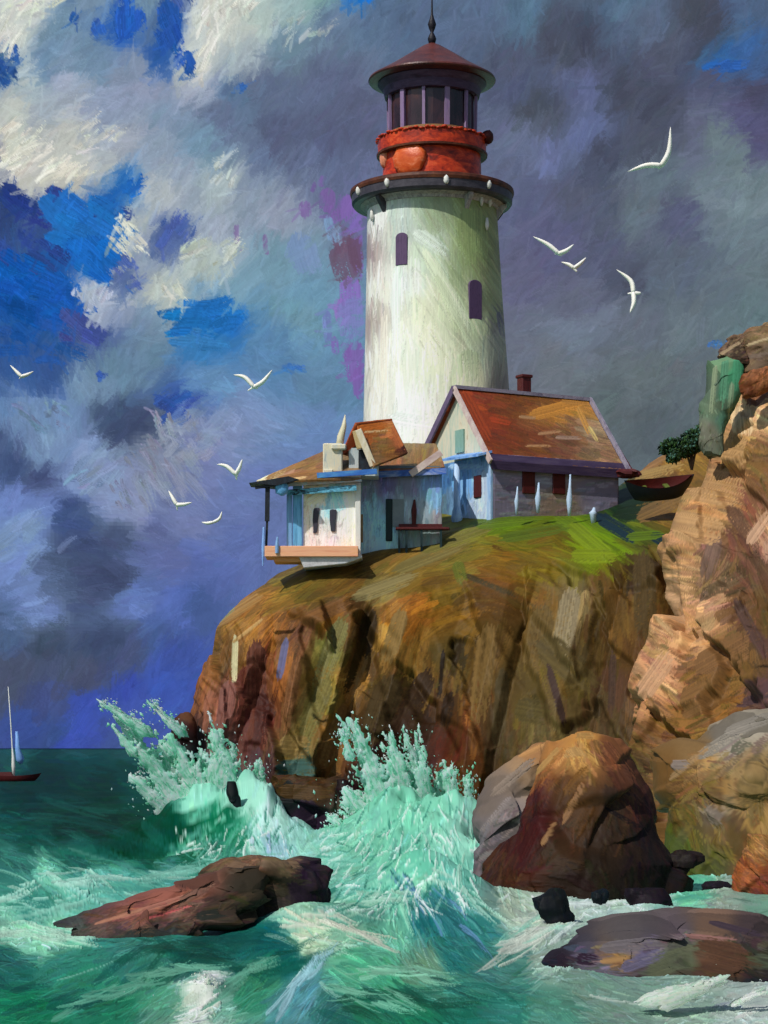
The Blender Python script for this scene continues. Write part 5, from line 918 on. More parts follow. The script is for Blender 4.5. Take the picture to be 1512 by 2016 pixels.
# gable window with white frame and the pale corner posts
p = cor(-0.1, 1.45, 0); m = p.y/F; M = Matrix.Rotation(th, 3, 'Z')
b = MB(); b.box(Vector((p.x, p.y, EYE+(HY-958)*m)), (0.12, 0.75, 1.25), M); w = b.build('window', m_maroon, hb, bevel=0.03)
b = MB()
for dx in (-0.5, 0.5): b.box(Vector((p.x, p.y, EYE+(HY-958)*m))-d_*0.03+e_*dx, (0.14, 0.16, 1.6), M)
b.box(Vector((p.x, p.y, EYE+(HY-958)*m+0.75))-d_*0.03, (0.14, 1.1, 0.14), M); sub(b.build('frame', m_palewall, w), w, hb)
b = MB(); b.box(cor(-0.12, 0.12, (zf+ze)/2+0.1), (0.2, 0.4, ze-zf-0.2), M); b.build('corner_post', m_palewall, hb, bevel=0.03)
b = MB(); q = cor(-0.7, 2.75, 0); b.tube([Vector((q.x, q.y, ze-0.3)), Vector((q.x, q.y, 18.2)), Vector((q.x, q.y, 17.6)), Vector((q.x, q.y, 16.9))], [0.17, 0.2, 0.34, 0.2], 9); b.build('porch_post', m_palewall, hb, smooth=True)
b = MB(); b.prism([cor(-0.1, -0.1, ze+0.05), cor(-0.1, 4.0, ze+0.25), cor(-1.0, 4.0, ze-0.05), cor(-1.0, -0.1, ze-0.2)], Vector((0, 0, 0.13))); b.build('porch_roof', brushy('blue_canopy', [(64, 112, 190), (120, 170, 232), (190, 214, 240)], 1.5, (1, 1, 1)), hb)

# ---- low linking wing
wy = 124.8; m = wy/F
wr = empty('cottage_wing', (float(xat_ := (790-CX)*m), wy, 15.0), 'low teal grey wing with a brown roof joining the two cottages', 'cottage wing')
X = lambda px: (px-CX)*m
Zp = lambda py: EYE+(HY-py)*m
WCOL = [(725, 960, (100, 116, 140)), (760, 950, (84, 80, 120)), (800, 955, (92, 96, 116)), (850, 950, (84, 110, 150)), (890, 930, (60, 120, 190)), (730, 1010, (110, 150, 170)), (750, 1040, (122, 172, 190)), (790, 1000, (116, 132, 140)), (830, 1000, (112, 128, 138)), (860, 980, (90, 130, 160)), (830, 1040, (104, 120, 120)), (720, 1070, (140, 170, 180)), (870, 1020, (110, 110, 110))]
b = MB(); b.box((X(784), wy+2.1, 17.3), (X(868)-X(700)-0.1, 4.0, 5.2)); b.build('walls', brushy('teal_grey_wall', [(90, 108, 120), (110, 130, 140)], 1.2), wr)
slab('front_wall', (X(700), wy, 14.6), (X(870), wy, 14.6), (X(870), wy, Zp(928)), (X(700), wy, Zp(928)), 0.055, WCOL, M_PANEL, wr, ang=90, gain=2.0, n=(80, 110), strokes=160)
WR = [(745, 930, (120, 80, 46)), (770, 890, (110, 84, 50)), (800, 880, (112, 90, 54)), (840, 870, (116, 94, 58)), (830, 910, (112, 76, 36)), (770, 915, (128, 82, 40)), (870, 890, (120, 92, 56)), (720, 900, (104, 76, 48))]
slab('roof', (X(690), wy-0.35, Zp(934)), (X(878), wy-0.35, Zp(926)), (X(862), wy+4.1, Zp(926)+2.0), (X(690), wy+4.1, Zp(934)+2.3), 0.16, WR, M_ROOFP, wr, ang=100, gain=1.25, n=(70, 110), strokes=160)
b = MB(); b.bar((X(700), wy-0.40, Zp(938)), (X(878), wy-0.40, Zp(929)), 0.1, 0.34); b.build('eave_board', brushy('blue_eave', [(36, 50, 120), (60, 104, 190), (190, 200, 220)], 1.2, (0.6, 1, 2)), wr)
b = MB(); b.bar((X(808), wy-0.5, Zp(936)), (X(868), wy-0.5, Zp(893)), 0.16, 0.36); b.build('bargeboard', m_barge_w, wr)
m_teal = brushy('dark_teal_paint', [(8, 30, 34), (20, 52, 54)], 3, (3, 3, .4))
b = MB(); b.box((X(766), wy-0.06, Zp(1024)), (0.36, 0.12, 2.3)); b.build('door', m_teal, wr, bevel=0.03)
b = MB(); b.box((X(784), wy-0.06, Zp(1010)), (0.62, 0.1, 1.5)); w = b.build('window', brushy('grey_pane', [(110, 124, 130), (132, 146, 150)], 3), wr)
b = MB(); b.box((X(776), wy-0.09, Zp(1010)), (0.09, 0.14, 1.7)); b.box((X(793), wy-0.09, Zp(1005)), (0.09, 0.14, 1.2)); b.box((X(784), wy-0.09, Zp(990)), (0.6, 0.14, 0.3)); sub(b.build('frame', m_maroon, w), w, wr)
b = MB(); b.tube([(X(815), wy-0.1, Zp(1034)), (X(815), wy-0.1, Zp(1005)), (X(816), wy-0.1, Zp(984))], [0.11, 0.15, 0.05], 8); b.build('downpipe', m_maroon, wr)

# ---- left cottage with veranda
vy = 122.4; mv = vy/F
XV = lambda px: (px-CX)*mv
ZV = lambda py: EYE+(HY-py)*mv
vr = empty('veranda_cottage', (XV(620), vy, ZV(1112)), 'small white seaside cottage with a veranda and peach deck at the headland edge', 'cottage')
b = MB(); b.box(((XV(598)+XV(708))/2, vy+2.0, (ZV(1088)+ZV(948))/2), (XV(708)-XV(598), 3.9, ZV(948)-ZV(1088))); b.build('walls', brushy('white_wall', [(190, 186, 180), (214, 210, 204)], 1.4), vr)
VC = [(610, 970, (226, 214, 188)), (630, 985, (214, 198, 164)), (660, 975, (150, 206, 230)), (690, 970, (222, 228, 214)), (640, 1000, (140, 196, 222)), (690, 1010, (226, 232, 206)), (610, 1010, (222, 216, 190)), (640, 1060, (208, 202, 200)), (670, 1050, (206, 202, 204)), (690, 1060, (228, 234, 206)), (610, 1050, (216, 212, 200)), (650, 1085, (204, 198, 198))]
slab('front_wall', (XV(597), vy, ZV(1090)), (XV(710), vy, ZV(1090)), (XV(710), vy, ZV(950)), (XV(597), vy, ZV(950)), 0.05, VC, M_PANEL, vr, ang=90, gain=1.4, n=(90, 80), strokes=120, sw=(40, 14), extra=[(665, 985, 70, 60, 20, (150, 208, 234)), (690, 1005, 88, 90, 16, (230, 234, 206)), (625, 975, -30, 50, 26, (228, 214, 180))])
m_slate = brushy('slate_shutter', [(34, 38, 46), (60, 58, 72), (28, 50, 52)], 3, (3, 3, .4))
for px, py in [(622, 1025), (656, 1025)]:
    b = MB(); hw, hh = (0.17, 0.68) if px < 640 else (0.19, 0.6); c = Vector((XV(px), vy-0.1, ZV(py)))
    b.prism([c+Vector((hw*math.copysign(abs(math.cos(t))**0.22, math.cos(t))*(1.0 if math.sin(t) > 0 else 0.7)+0.06*math.sin(t)*(px < 640), 0, hh*math.copysign(abs(math.sin(t))**0.3, math.sin(t)))) for t in np.linspace(0, 2*math.pi, 16, endpoint=False)], (0, 0.12, 0)); w = b.build('window', m_slate, vr, bevel=0.02)
    b = MB(); s_ = (hw+0.07, hh+0.08)
    for q0, q1 in (((-1, -1), (-1, 1)), ((1, -1), (1, 1)), ((-1, 1), (1, 1)), ((-1.3, -1), (1.3, -1))): b.bar(c+Vector((s_[0]*q0[0], 0.01, s_[1]*q0[1])), c+Vector((s_[0]*q1[0], 0.01, s_[1]*q1[1])), 0.07, 0.1)
    sub(b.build('frame', brushy('pale_window_frame', [(150, 190, 206), (214, 220, 208)], 3, (3, 3, .6)), w), w, vr)
b = MB(); b.box((XV(705), vy-0.12, (ZV(1100)+ZV(955))/2), (0.3, 0.2, ZV(955)-ZV(1100))); b.build('corner_post', m_white, vr, bevel=0.03)
b = MB(); b.box((XV(712), vy+0.1, ZV(1040)), (0.14, 0.2, 1.5)); b.build('downpipe', brushy('ochre_pipe', [(110, 84, 50), (140, 110, 60)], 3), vr)
# deck and footing
b = MB(); b.box(((XV(524)+XV(706))/2, vy-0.35, ZV(1090)), (XV(706)-XV(524), 2.3, ZV(1076)-ZV(1097))); b.build('deck', brushy('peach_deck', [(214, 140, 106), (236, 170, 132), (226, 160, 104)], 1.0, (0.5, 1, 6), gain=1.15), vr, bevel=0.03)
b = MB(); b.box(((XV(536)+XV(660))/2, vy-0.2, ZV(1104)), (XV(650)-XV(536), 1.8, 0.3)); b.build('deck_beam', brushy('orange_beam', [(206, 140, 84), (232, 170, 112)], 1.4, (0.5, 1, 4), gain=1.1), vr, bevel=0.03)
b = MB(); b.prism([(XV(590), vy-1.3, ZV(1100)), (XV(712), vy-1.3, ZV(1094)), (XV(714), vy-1.3, ZV(1102)), (XV(680), vy-1.3, ZV(1114)), (XV(600), vy-1.3, ZV(1122))], (0, 2.6, 0)); b.build('footing', brushy('white_stone', [(150, 148, 152), (206, 204, 204), (180, 190, 200)], 2.2, (1, 1, 1)), vr, bevel=0.04)
m_sky = brushy('sky_blue_paint', [(30, 44, 52), (96, 168, 214), (130, 200, 236)], 2.2, (4, 4, .3))
m_inky = brushy('inky_paint', [(10, 12, 18), (26, 30, 40), (40, 60, 70)], 2.4, (2, 2, .6))
for px, w_, z0, z1, mt in [(586, 0.5, 1084, 955, m_sky), (570, 0.3, 1084, 965, brushy('light_blue_post', [(110, 140, 200), (124, 188, 226)], 2, (4, 4, .3)))]:
    b = MB(); b.box((XV(px), vy-0.05, (ZV(z0)+ZV(z1))/2), (w_, 0.3, ZV(z1)-ZV(z0))); b.build('post', mt, vr, bevel=0.03)
b = MB(); b.bar((XV(528), vy-1.1, ZV(1030)), (XV(529), vy-1.1, ZV(962)), 0.26, 0.24); b.bar((XV(526), vy-1.1, ZV(1085)), (XV(528), vy-1.1, ZV(1030)), 0.12, 0.12); b.build('post', m_inky, vr)
b = MB(); b.tube([(XV(520), vy-1.3, ZV(1118)), (XV(521), vy-1.3, ZV(1080)), (XV(522), vy-1.3, ZV(1042))], [0.03, 0.1, 0.06], 8); b.build('post', brushy('blue_rail', [(110, 150, 220), (150, 190, 240)], 2), vr)
b = MB(); b.tube([(XV(548), vy-1.55, ZV(1094)), (XV(548), vy-1.55, ZV(1078)), (XV(549), vy-1.55, ZV(1062))], [0.1, 0.1, 0.05], 8); b.build('post', brushy('blue_rail_short', [(110, 150, 200), (140, 180, 220)], 2), vr)
b = MB(); b.blob((XV(556), vy-1.2, ZV(966)), (0.36, 0.2, 0.42), seed=8, n=7, rough=0.3); b.build('lantern', brushy('blue_lantern', [(80, 140, 200), (120, 190, 230)], 3), vr, smooth=True)
# eaves: ragged dark board, pale gutter
b = MB(); b.prism([(XV(493), vy-1.5, ZV(957)), (XV(548), vy-1.5, ZV(962)), (XV(590), vy-1.5, ZV(950)), (XV(570), vy-1.5, ZV(944))], (0, 2.0, 0)); b.bar((XV(505), vy-1.3, ZV(966)), (XV(560), vy-1.3, ZV(958)), 0.12, 0.14); b.build('eave_board', m_inky, vr)
b = MB(); b.bar((XV(565), vy-0.5, ZV(972)), (XV(702), vy-0.5, ZV(962)), 0.14, 0.3); b.build('eave_board', brushy('sky_black_trim', [(14, 16, 22), (110, 190, 220), (40, 60, 70)], 1.8, (1, 1, 2), contrast=0.3), vr)
b = MB(); b.bar((XV(560), vy-0.62, ZV(955)), (XV(712), vy-0.62, ZV(945)), 0.2, 0.3); b.build('gutter', brushy('pale_gutter', [(90, 80, 90), (190, 180, 176), (130, 190, 220)], 2.2, (1, 1, 2)), vr)
VRC = [(520, 945, (206, 190, 150)), (545, 930, (176, 150, 104)), (580, 920, (126, 92, 50)), (600, 905, (112, 82, 46)), (620, 930, (120, 84, 46)), (640, 900, (110, 84, 54)), (680, 900, (104, 84, 52)), (720, 880, (112, 90, 54)), (700, 930, (100, 80, 60)), (590, 940, (134, 96, 56))]
slab('roof', (XV(508), vy-1.2, ZV(951)), (XV(712), vy-0.75, ZV(944)), (XV(712), vy+3.4, ZV(944)+2.35), (XV(634), vy+3.0, ZV(944)+1.9), 0.16, VRC, M_ROOFP, vr, ang=-22, gain=1.35, n=(80, 120), strokes=160, extra=[(525, 942, -28, 70, 12, (224, 206, 164)), (560, 925, -28, 90, 12, (140, 104, 60)), (590, 935, -10, 100, 10, (122, 84, 44)), (570, 945, -8, 80, 6, (190, 160, 110))])
b = MB(); b.bar((XV(625), vy-0.86, ZV(940)), (XV(742), vy-0.86, ZV(932)), 0.12, 0.28); b.build('fascia', brushy('blue_fascia', [(30, 84, 170), (60, 118, 196), (100, 170, 210)], 1.2, (0.6, 1, 2)), vr)
# chimney block, spike finial
b = MB(); b.box((XV(655), vy+0.5, (ZV(930)+ZV(874))/2), (1.05, 0.9, ZV(874)-ZV(934))); b.box((XV(667), vy+0.35, ZV(880)), (0.8, 1.0, 0.3)); b.box((XV(646), vy-0.0, ZV(932)), (0.55, 0.6, 0.4)); b.build('chimney', brushy('cream_plaster', [(170, 196, 200), (226, 214, 180), (206, 206, 190), (120, 150, 160)], 1.8, (2, 2, .5)), vr, bevel=0.06)
b = MB(); b.tube([(XV(668), vy+0.5, ZV(876)), (XV(671), vy+0.5, ZV(856)), (XV(677), vy+0.5, ZV(836)), (XV(679), vy+0.5, ZV(814))], [0.2, 0.2, 0.14, 0.02], 8); b.build('spike', brushy('cream_spike', [(206, 196, 160), (226, 220, 192)], 3), vr, smooth=True)
# gabled dormer, ridge running right
dy_ = vy+0.3
b = MB(); b.box((XV(716), dy_+1.0, (ZV(935)+ZV(880))/2), (1.6, 1.8, ZV(880)-ZV(935))); b.build('dormer', brushy('dormer_wall', [(120, 160, 180), (190, 200, 200), (214, 214, 206)], 2, (3, 3, .5)), vr)
b = MB(); b.box((XV(717), dy_+0.05, ZV(904)), (0.62, 0.14, 1.1)); w = b.build('window', m_inky, vr)
b = MB(); b.bar((XV(706), dy_-0.02, ZV(920)), (XV(708), dy_-0.02, ZV(890)), 0.1); b.bar((XV(724), dy_-0.02, ZV(918)), (XV(722), dy_-0.02, ZV(890)), 0.07); sub(b.build('frame', brushy('blue_white', [(110, 150, 190), (206, 214, 220)], 3), w), w, vr)
pv = lambda px, py, y: tuple(at(px, py, y))
DC = [(735, 835, (150, 80, 26)), (700, 840, (136, 70, 22)), (765, 840, (176, 110, 56)), (790, 870, (166, 92, 52)), (798, 886, (70, 34, 20)), (750, 870, (120, 88, 48)), (770, 890, (124, 80, 36)), (740, 900, (112, 84, 50)), (730, 860, (140, 78, 30))]
slab('dormer_roof', pv(737, 918, dy_-0.5), pv(803, 892, dy_+0.9), pv(771, 826, dy_+1.3), pv(700, 832, dy_+0.1), 0.2, DC, M_ROOFP, vr, ang=-4, gain=1.3, n=(50, 60), strokes=60, sw=(26, 8), extra=[(728, 836, -4, 84, 22, (156, 84, 26)), (786, 862, 64, 60, 18, (170, 96, 52)), (742, 850, -3, 60, 5, (206, 176, 130)), (796, 884, 60, 14, 12, (60, 28, 20))])
slab('dormer_roof', pv(771, 824, dy_+1.35), pv(690, 898, dy_+2.2), pv(672, 892, dy_-0.1), pv(699, 832, dy_+0.05), 0.12, [(690, 860, (136, 54, 22)), (700, 840, (150, 70, 26))], M_ROOFP, vr, ang=-50, gain=1.0, n=(20, 20), strokes=10)
m_cream = brushy('cream_board', [(206, 190, 150), (232, 224, 204)], 3, (2, 2, .6))
b = MB(); b.bar((XV(705), dy_-0.34, ZV(846)), (XV(735), dy_-0.34, ZV(918)), 0.12, 0.36); b.build('bargeboard', m_cream, vr, bevel=0.03)
b = MB(); b.bar((XV(699), dy_-0.3, ZV(848)), (XV(708), dy_-0.3, ZV(884)), 0.12, 0.3); b.build('bargeboard', brushy('straw_board', [(170, 140, 90), (210, 190, 140)], 3), vr, bevel=0.03)

# ------------------------------------------------------------------ small things near the houses
b = MB(); yb = 124.35; mb = yb/F; XB = lambda px: (px-CX)*mb; ZB = lambda py: EYE+(HY-py)*mb
be = empty('bench', (XB(832), yb, ZB(1056)), 'dark maroon bench by the teal wing wall', 'bench')
b.box((XB(832), yb, ZB(1041)), (XB(884)-XB(778), 0.55, 0.14)); b.build('seat', m_maroon, be, bevel=0.03)
b = MB(); b.box((XB(828), yb+0.3, ZB(1034)), (XB(868)-XB(782), 0.08, 0.2)); b.build('backrest', m_maroon, be, bevel=0.02)
for px in (786, 800, 830, 868):
    b = MB(); b.box((XB(px), yb, ZB(1068)), (0.12, 0.4, 1.36)); b.build('leg', m_teal, be)
m_post = brushy('pale_blue_post', [(150, 186, 220), (206, 220, 236)], 3, (3, 3, .5))
for px, pt, pb, w_, lab in [(1017, 958, 996, 0.09, 'thin pale blue post, leftmost in the row before the lilac cottage wall'), (1059, 950, 992, 0.12, 'drop shaped pale blue post standing between the two maroon windows'), (1121, 934, 998, 0.12, 'tallest pale blue post, right of the second maroon window'), (1168, 999, 1014, 0.17, 'short stubby pale blue post in the dark grass')]:
    yy = 125.0; mm = yy/F
    pr = empty('fence_post', ((px-CX)*mm, yy, EYE+(HY-pb)*mm-0.5), lab, 'post', 'posts on the grass before the lilac cottage')
    z0 = EYE+(HY-pb)*mm; z1 = EYE+(HY-pt)*mm; x = (px-CX)*mm; b = MB()
    b.tube([(x, yy, z0-0.5), (x, yy, z0), (x, yy, z0+0.25*(z1-z0)), (x+0.03, yy, z0+0.6*(z1-z0)), (x+0.05, yy, z1)], [w_*0.7, w_*1.1, w_*1.4, w_*0.7, w_*0.35], 8); b.build('shaft', m_post, pr, smooth=True)
# beached rowing boat
by, mm = 123.5, 123.5/F
bo = empty('rowing_boat', ((1297-CX)*mm, by, EYE+(HY-984)*mm), 'dark navy rowing boat with a maroon inside lying on the grass', 'rowing boat')
def hull(Lb, Bb, Hb, nx=24, nk=13, inner=0.0):
    v = []; 
    for i in range(nx+1):
        t = i/nx*2-1; w = Bb/2*max(0.03, (1-abs(t)**2.4)); sheer = Hb*(1+0.35*t*t); keel = Hb*0.55*max(0, abs(t)-0.6)**1.5
        for k in range(nk):
            a = math.pi*(k/(nk-1)); sn = math.sin(a); v.append((t*Lb/2*(1-inner*0.06)*(1-0.3*sn), -math.cos(a)*(w-inner*0.05), keel+inner*0.08+(sheer-keel-inner*0.08)*(1-math.sin(a)**0.8)))
    f = [(i*nk+k, (i+1)*nk+k, (i+1)*nk+k+1, i*nk+k+1) for i in range(nx) for k in range(nk-1)]
    return v, f
Mb = Matrix.Translation(Vector(bo.location)) @ Matrix.Rotation(R(8), 4, 'Z') @ Matrix.Rotation(R(-6), 4, 'Y') @ Matrix.Rotation(R(26), 4, 'X')
for nm, inn, mt in [('hull', 0, brushy('navy_hull', [(10, 14, 30), (22, 30, 48)], 1.5)), ('inside', 1, brushy('boat_maroon', [(64, 14, 14), (90, 24, 20)], 1.5))]:
    v, f = hull(3.9, 1.6, 0.95, inner=inn); b = MB(); b.add([Mb @ Vector(q) for q in v], f); b.build(nm, mt, bo, smooth=True)
for tx in (-0.7, 0.5):
    b = MB(); vs = [Mb @ Vector((tx+i*0.13, j*0.62, 0.62+k*0.04)) for i in (-1, 1) for j in (-1, 1) for k in (-1, 1)]
    b.add(vs, [(0, 1, 3, 2), (4, 6, 7, 5), (0, 4, 5, 1), (2, 3, 7, 6), (0, 2, 6, 4), (1, 5, 7, 3)]); b.build('thwart', brushy('olive_thwart', [(70, 84, 30), (96, 110, 44)], 3), bo)
# shrub by the rock pillar
def leaves(name, blobs, n, col, parent, y, seed):
    rg = np.random.default_rng(seed); Ps = []; Cs = []
    for (px, py, rx, ry, rd, w) in blobs:
        k = int(n*w); u = rg.normal(0, 1, (k, 3)); u /= np.linalg.norm(u, axis=1, keepdims=True); u *= rg.random((k, 1))**0.4
        mm = y/F; q = at(px, py, y)+u*np.array([rx*mm, rd, ry*mm]); keep = fbm3(q, 1.6, seed) > -0.08
        Ps.append(q[keep]); Cs.append(np.array(col)[rg.integers(0, len(col), keep.sum())])
    P = np.concatenate(Ps); C = np.concatenate(Cs); m = len(P)
    return dabs_obj(name, P-np.array(parent.location), rg.normal(0, 1, (m, 3))+np.array([0.2, 0, 0.8]), np.stack([rg.uniform(.18, .42, m), rg.uniform(.08, .17, m), rg.uniform(.02, .05, m)], 1), C, M_PLANT, parent, gain=1.2)
sp = V(1362, 905, 111.5); sh = empty('shrub', sp, 'dark green wind bent shrub beside the green rock pillar', 'shrub')
leaves('foliage', [(1335, 882, 38, 20, 0.8, 1.1), (1365, 868, 26, 22, 0.8, 1), (1385, 848, 14, 14, 0.5, .5), (1325, 900, 16, 10, 0.5, .3)], 1100, [(22, 44, 18), (30, 58, 26), (14, 32, 20), (60, 96, 84), (44, 70, 30)], sh, 111.5, 5)
b = MB()
for dx, dz in ((-0.5, 0.6), (0.1, 1.0), (0.5, 1.4), (-0.2, 0.9)): b.tube([sp+Vector((0, 0, -0.5)), sp+Vector((dx*.5, 0, dz*.5)), sp+Vector((dx, 0.1, dz))], [0.06, 0.045, 0.015], 6)
b.build('stem', brushy('bark', [(50, 36, 24), (78, 58, 38)], 4), sh)
# sailing boat far out
sy = 296.0; ms = sy/F; XS = lambda px: (px-CX)*ms; ZS = lambda py: EYE+(HY-py)*ms
sb = empty('sailing_boat', (XS(22), sy, 0), 'small sailing boat with a maroon hull and blue furled sail on far water', 'sailing boat')
Mb = Matrix.Translation(Vector((XS(22), sy, -0.25))) @ Matrix.Rotation(R(4), 4, 'Z')
v, f = hull(7.8, 2.2, 1.1, inner=0); b = MB(); b.add([Mb @ Vector(q) for q in v], f); b.build('hull', m_maroon, sb, smooth=True)
b = MB(); b.add([Mb @ Vector(q) for q in [(-3.4, -0.2, 1.15), (-2, -0.9, 1.02), (1.6, -0.98, 1.02), (3.5, -0.2, 1.2), (3.5, 0.2, 1.2), (1.6, 0.98, 1.02), (-2, 0.9, 1.02), (-3.4, 0.2, 1.15)]], [tuple(range(8))]); b.build('deck', brushy('deck_wine', [(60, 18, 18), (92, 34, 30)], 2), sb)
b = MB(); b.prism([Mb @ Vector(q) for q in [(-1.6, -0.5, 1.0), (0.3, -0.5, 1.0), (0.0, -0.4, 1.6), (-1.4, -0.4, 1.6)]], (0, 1.0, 0)); b.build('cabin', m_maroon, sb)
b = MB(); b.tube([(XS(27), sy, 0.6), (XS(26.5), sy, ZS(1508)), (XS(26), sy, ZS(1490)), (XS(24), sy, ZS(1470)), (XS(21), sy, ZS(1420)), (XS(16), sy, ZS(1352))], [0.12, 0.26, 0.2, 0.09, 0.08, 0.04], 8); b.build('mast', m_white, sb, smooth=True)
b = MB(); b.tube([(XS(33), sy-0.1, ZS(1440)), (XS(35), sy-0.1, ZS(1475)), (XS(40), sy-0.1, ZS(1495)), (XS(42), sy-0.1, ZS(1504))], [0.16, 0.34, 0.56, 0.2], 10); b.build('sail', brushy('blue_sail', [(96, 140, 206), (130, 172, 226)], 1.2), sb, smooth=True)

# ------------------------------------------------------------------ gulls
m_gull = brushy('gull_white', [(226, 220, 200), (240, 238, 228)], 6, gain=1.15, bump=0.0)
def gull(body, lw, rw, head, tail, y, label, wpx=7.0):
    m = y/F; b = MB(); B = Vector(at(*body, y))
    def wing(pts, sgn):
        ps = [B]+[Vector(at(px, py, y+sgn*0.10*(i+1))) for i, (px, py) in enumerate(pts)]
        A = cr(np.array([tuple(p) for p in ps]), 9)
        tt = np.linspace(0, 1, 9); wd = wpx*m*(0.55+0.25*np.sin(tt*2.4))*(1-tt**2.2)+0.3*m
        b.tube([tuple(a) for a in A], [(w, max(w*1.5, 0.02)) for w in wd], 8)
    wing(lw, 1); wing(rw, -1)
    H = Vector(at(*head, y-0.06)); T = Vector(at(*tail, y+0.08))
    A = cr(np.array([tuple(T), tuple(T.lerp(B, .6)), tuple(B), tuple(B.lerp(H, .7)), tuple(H)]), 11)
    wd = np.interp(np.linspace(0, 1, 11), [0, .3, .55, .8, .93, 1], [.25, .5, .85, .5, .42, .12])*wpx*m*0.75
    b.tube([tuple(a) for a in A], list(wd), 9)
    c = np.mean(np.array(b.v), 0); b.v = [tuple(np.array(v)-c) for v in b.v]
    o = b.build('gull', m_gull, None, smooth=True); o.location = c
    return tag(o, label, 'gull', 'white gulls in the air')
gull((1302, 326), [(1272, 326), (1236, 338)], [(1317, 298), (1320, 250)], (1312, 318), (1296, 333), 68, 'largest white gull, wings in a wide V above the right sky', 8)
gull((1100, 499), [(1078, 481), (1050, 466)], [(1114, 494), (1130, 481)], (1106, 503), (1092, 500), 82, 'white gull with a V of wings just right of the tower', 6.5)
gull((1130, 528), [(1120, 521), (1105, 516)], [(1142, 519), (1154, 507)], (1136, 535), (1122, 526), 120, 'small white gull flying just below another right of the tower', 5.5)
gull((1247, 577), [(1242, 553), (1214, 531)], [(1248, 596), (1240, 616)], (1262, 577), (1236, 578), 76, 'white gull banking upright with its head to the right', 7)
gull((500, 762), [(482, 743), (460, 738)], [(518, 751), (536, 728)], (508, 764), (488, 769), 84, 'white gull with spread wings left of the tower', 6.5)
gull((42, 741), [(34, 733), (20, 719)], [(53, 738), (66, 731)], (48, 743), (38, 746), 130, 'small white gull at the far left before blue sky', 5)
gull((464, 934), [(446, 918), (427, 914)], [(471, 922), (477, 904)], (468, 938), (466, 945), 100, 'white gull left of the veranda roof with one wing raised', 6)
gull((348, 994), [(340, 980), (332, 966)], [(362, 993), (378, 989)], (352, 990), (349, 1005), 110, 'white gull with a steep left wing, the one farthest left of the low trio', 5.5)
gull((420, 1028), [(408, 1030), (397, 1028)], [(432, 1021), (437, 1007)], (426, 1027), (416, 1031), 116, 'white gull gliding lowest, a shallow curve near the cliff', 4.5)

